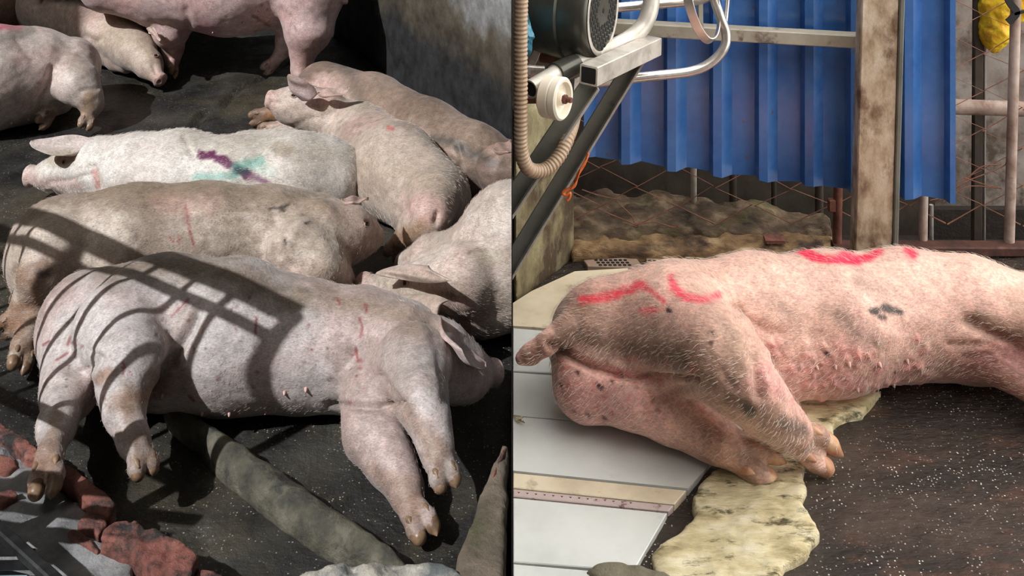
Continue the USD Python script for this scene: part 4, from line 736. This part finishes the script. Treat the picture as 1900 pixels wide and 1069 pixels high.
for k in range(14):
    pts = []; xc = .20 + k * cw
    for j in range(17):
        z = Z1 + .05 + j * ch + r2.normal(0, .004); s = 1 if (j + k) % 2 else -1
        pts.append((xc + s * (cw * .5 + .003) + r2.normal(0, .005), Yf + s * .004, z))
    pts = np.array(pts); obj('wire', tube(pts, .0022, 5), M['wire'], fe)
for pts in ([(1760, 358), (1790, 338), (1830, 322), (1862, 308), (1868, 300)], [(1726, 372), (1765, 362), (1800, 345), (1858, 350), (1835, 345), (1790, 330)], [(1750, 375), (1775, 350), (1820, 310), (1858, 305)], [(1142, 372), (1172, 400), (1180, 415), (1215, 412), (1250, 422), (1257, 418)], [(1080, 352), (1110, 362), (1145, 370)]):
    obj('loose_wire', tube(spline([atY(x, y, 3.275 if x > 1500 else 3.225) for x, y in pts], 16), .0018, 5), M['wire'], fe)
yl = thing('yellow_pouch', 'crumpled yellow orange rubber pouch with a black strap, hanging behind the mesh at upper right', 'pouch')
B = Blob(.006); w = lambda x, y, r: (atY(x, y, 3.40), r * 3.4 / F)
B.chain([w(1852, -40, 34), w(1848, 10, 28), w(1846, 55, 24), w(1843, 76, 20)], .03); B.chain([w(1900, -40, 20), w(1894, 10, 16), w(1890, 28, 13)], .02); B.groove([atY(1852, -30, 3.34), atY(1850, 50, 3.35)], .012, .012)
v, f = B.build(); v = v + vnormals(v, f) * ((meshkit.fbm(v * 40, 3, 2) - .5) * .016)[:, None]
obj('pouch', (v, f), M['yellow'], yl, smooth=True)
obj('strap', sweep(spline([atY(x, y, 3.245) for x, y in [(1862, -25), (1874, 5), (1886, 22), (1878, 34), (1870, 42)]], 20), rect(.022, .005, .001), (0, -1, 0)), M['black'], yl)
obj('strap', sweep(spline([atY(x, y, 3.245) for x, y in [(1882, 26), (1895, 22), (1910, 20)]], 8), rect(.010, .005, .001), (0, -1, 0)), M['black'], yl)
# ---- the machine
mc = thing('motor_machine', 'grey electric motor with a perforated end cover, on a steel tube frame with diagonal legs', 'machine')
Ym = 2.74; c = atY(1120, 20, Ym); ax = unit((.9, -.43, .0)); R0 = .121
prof = [(0, .0), (.035, 0), (.098, .000), (.110, -.003), (.119, -.012), (R0, -.03), (R0, -.07), (R0 - .001, -.075), (R0 + .004, -.08), (R0 + .004, -.10), (R0 - .001, -.14), (R0 - .004, -.168), (.10, -.180), (0, -.181)]
lat = trimesh.creation.revolve(np.array([(r, z) for r, z in prof[::-1]]), sections=64)
if lat.volume < 0: lat.invert()
T = trimesh.geometry.align_vectors([0, 0, 1], ax); T[:3, 3] = c; lat.apply_transform(T); mb = obj('motor', lat, M['motor'], mc, smooth=40)
hs = []; e1 = unit(np.cross(ax, [0, 0, 1.0])); e2 = np.cross(e1, ax)
hc = trimesh.creation.cylinder(.0062, .0016, sections=8)
rim = trimesh.creation.revolve(np.array([(.094, .0), (.100, .0022), (.106, .0), (.094, .0)]), sections=48); rim.apply_transform(T)
for i in range(-9, 10):
    for j in range(-9, 10):
        u, w_ = (i + .5 * (j % 2)) * .0172, j * .0125; rr = math.hypot(u, w_)
        if rr < .088 and (rr > .036 or rr < .004):
            h = hc.copy(); h.apply_transform(trimesh.geometry.align_vectors([0, 0, 1], ax)); h.apply_translation(c + e1 * u + e2 * w_ + ax * .0003); hs.append(h)
obj('vent_hole', cat(hs), M['motor_hole'], mb, smooth=False, kind='stuff'); obj('cover_rim', rim, M['galv'], mb, smooth=60)
obj('motor_foot', bar(c - ax * .15 - [0, 0, .12], c - ax * .05 - [0, 0, .12], .09, .03), M['rust'], mc)
a, b = atY(1092, 140, 2.58), atY(1212, 84, 2.86); u = unit(b - a)
obj('square_tube', cat([bar(a, b, .046, .044, (0, 0, 1), .002)]), M['galv'], mc); obj('tube_opening', bar(a - u * .001, a + u * .0005, .037, .035, (0, 0, 1), .002), M['motor_hole'], mc)
a2, b2 = atY(1055, 157, 2.66), atY(1098, 150, 2.70); obj('square_tube', bar(a2, b2, .042, .042, (0, 0, 1), .002), M['galv'], mc)
def leg(p0, p1, w):
    n = unit(np.cross(p1 - p0, [0, 1, 0])); n = n if n[0] > 0 else -n
    def ends(g): return trimesh.intersections.slice_mesh_plane(g, [1, 0, 0], [.0012, 0, 0], cap=True)      # cut flush at the partition they are bolted to
    l = obj('leg', ends(bar(p0, p1, w, .006, (0, -1, 0), .001)), M['green_grey'], mc); o = n * (w / 2)
    obj('leg_flange', ends(bar(p0 + o + [0, -.008, 0], p1 + o + [0, -.008, 0], .006, .022, (0, -1, 0), .001)), M['galv'], l)
leg(atY(1181, 104, 2.80), atY(1181 + (951.6 - 1181) * 1.25, 104 + 376 * 1.25, 2.775), .037); leg(atY(1096, 152, 2.60), atY(1096 - 144.4 * 1.3, 152 + 214 * 1.3, 2.574), .040)
def rpath(pts, Ys, n=40): return spline([atY(x, y, Y) for (x, y), Y in zip(pts, Ys)], n)
obj('bent_pipe', tube(rpath([(1028, 138), (1085, 110), (1150, 82), (1187, 56), (1204, 26), (1210, -12), (1211, -50)], [2.60, 2.70, 2.82, 2.86, 2.88, 2.9, 2.9]), .0215, 16), M['galv'], mc, smooth=50)
obj('pipe', pipe(atY(983, 166, 2.52), atY(1042, 132, 2.62), .0205), M['galv'], mc); obj('pipe_bore', tube([atY(985, 165, 2.524), atY(1000, 156, 2.55)], .0165, 14), M['motor_hole'], mc)
obj('pipe_collar', tube([atY(1030, 138, 2.60), atY(1066, 120, 2.66)], .026, 16), M['motor'], mc, smooth=50)
for p0, p1, Y, w_, m in [((956, 149), (1016, 146), 2.56, .018, 'rust'), ((956, 187), (1012, 186), 2.58, .012, 'rust'), ((962, 130), (1010, 133), 2.64, .024, 'galv'), ((985, 120), (1000, 85), 2.75, .02, 'bright_tube')]:
    obj('frame_bar', bar(atY(*p0, Y), atY(*p1, Y), .012, w_, (0, 0, 1), .002), M[m], mc)
obj('handle', tube(rpath([(1092, 155), (1140, 149), (1210, 141), (1280, 133), (1318, 117), (1343, 90), (1347, 62), (1337, 32), (1326, 0), (1314, -45)], [2.84, 2.86, 2.88, 2.9, 2.91, 2.92, 2.93, 2.93, 2.94, 2.95], 70), .0125, 14), M['bright_tube'], mc, smooth=60)
obj('crossbar', tube([atY(1130, 15, 2.93), atY(1300, 1, 2.95), atY(1322, -10, 2.95)], .0125, 14), M['bright_tube'], mc, smooth=60)
obj('stay', tube(rpath([(1352, -40), (1350, 0), (1346, 40), (1343, 62)], [2.96, 2.96, 2.95, 2.94], 16), .006, 8), M['bright_tube'], mc, smooth=60)
obj('flat_loop', sweep(rpath([(1270, -45), (1278, 5), (1290, 42), (1305, 68), (1318, 76), (1329, 66), (1334, 38), (1330, -5), (1328, -45)], [2.86, 2.86, 2.87, 2.88, 2.89, 2.91, 2.93, 2.94, 2.94], 60), rect(.024, .004, .001), (0.3, 1, 0)), M['bright_tube'], mc, smooth=30)
obj('flat_strut', bar(atY(1298, -40, 2.95), atY(1300, 55, 2.95), .012, .02, (0, -1, 0), .001), M['rail'], mc)
wc = atY(1047, 184, 2.50); wa = unit((.86, -.5, .04)); prof = [(0, -.052), (.036, -.052), (.045, -.045), (.0455, -.024), (.0435, -.022), (.0435, -.020), (.046, -.018), (.046, -.004), (.042, 0), (.036, -.001), (.033, -.012), (.016, -.014), (.014, -.002), (0, -.002)]
wl = trimesh.creation.revolve(np.array(prof), sections=48)
if wl.volume < 0: wl.invert()
T = trimesh.geometry.align_vectors([0, 0, 1], wa); T[:3, 3] = wc; wl.apply_transform(T); wo = obj('wheel', wl, M['plastic'], mc, smooth=40, label='cream plastic wheel')
for r_, z0_, z1_, n_ in ((.010, -.004, .006, 6), (.006, .004, .018, 12)):
    bt = tube([wc + wa * z0_, wc + wa * z1_], r_, n_); obj('bolt', bt, M['rust'], wo)
obj('axle', tube([wc - wa * .05, wc - wa * .12], .008, 10), M['rust'], mc)
ho = thing('corrugated_hose', 'beige ribbed plastic hose hanging in a loop beside the machine', 'hose')
hp = rpath([(968, -40), (966, 60), (966, 150), (966, 220), (967, 278), (980, 312), (1008, 316), (1036, 292), (1056, 250), (1066, 214), (1068, 190)], [2.47, 2.47, 2.47, 2.47, 2.48, 2.5, 2.53, 2.56, 2.60, 2.66, 2.70], 500)
L_ = np.r_[0, np.cumsum(np.linalg.norm(np.diff(hp, axis=0), axis=1))]
obj('hose', tube(hp, .0152, 14, scale=1 + .06 * np.clip(np.sin(L_ / .0095 * 2 * np.pi) * 1.6, -1, 1)), M['hose'], ho, smooth=True)
bg = thing('blue_plastic_bag', 'crumpled dark blue plastic film tucked between the hose and the motor', 'bag')
r3 = np.random.default_rng(3); bp = np.array([atY(x, y, Y) for x, y, Y in [(975, 10, 2.62), (984, 40, 2.57), (991, 72, 2.57), (984, 100, 2.58), (968, 118, 2.62), (960, 126, 2.64), (958, 60, 2.60), (956, 10, 2.66), (972, 60, 2.55), (966, 95, 2.57), (980, 70, 2.66), (960, 100, 2.68)]])
bb = trimesh.convex.convex_hull(bp); bb = bb.subdivide().subdivide(); bb.vertices += (np.array([meshkit.noise(bb.vertices * 60, s) for s in (1, 2, 3)]).T - .5) * .010
bb.vertices[:, 0] = np.maximum(bb.vertices[:, 0], .002); obj('film', bb, M['bag'], bg, smooth=False)
og = thing('orange_string', 'frayed orange string tied on the long diagonal leg of the machine', 'string')
obj('strand', tube(rpath([(1092, 284), (1084, 305), (1072, 325), (1066, 345), (1052, 352), (1044, 358), (1050, 362), (1058, 358), (1056, 368), (1051, 372)], [2.745] * 10, 50), .0036, 6), M['string'], og, smooth=True)
obj('strand', tube(rpath([(1090, 292), (1078, 312), (1070, 335), (1060, 350)], [2.74] * 4, 24), .002, 6), M['string'], og, smooth=True)
tw = thing('straw_tuft', 'small tuft of dry straw on the pale tiles at the left edge of the yard', 'straw')
for k in range(7):
    a = at(952 + 1.2 * k, 771 + 2.2 * k, ZT + .003); b = at(962 + 2.5 * k % 9 + 4, 772 + 3.1 * (k * 3 % 5), ZT + .008); a[0] = max(a[0], .003); obj('stalk', tube([a, b], .0011, 5), M['yellow_conc'], tw)
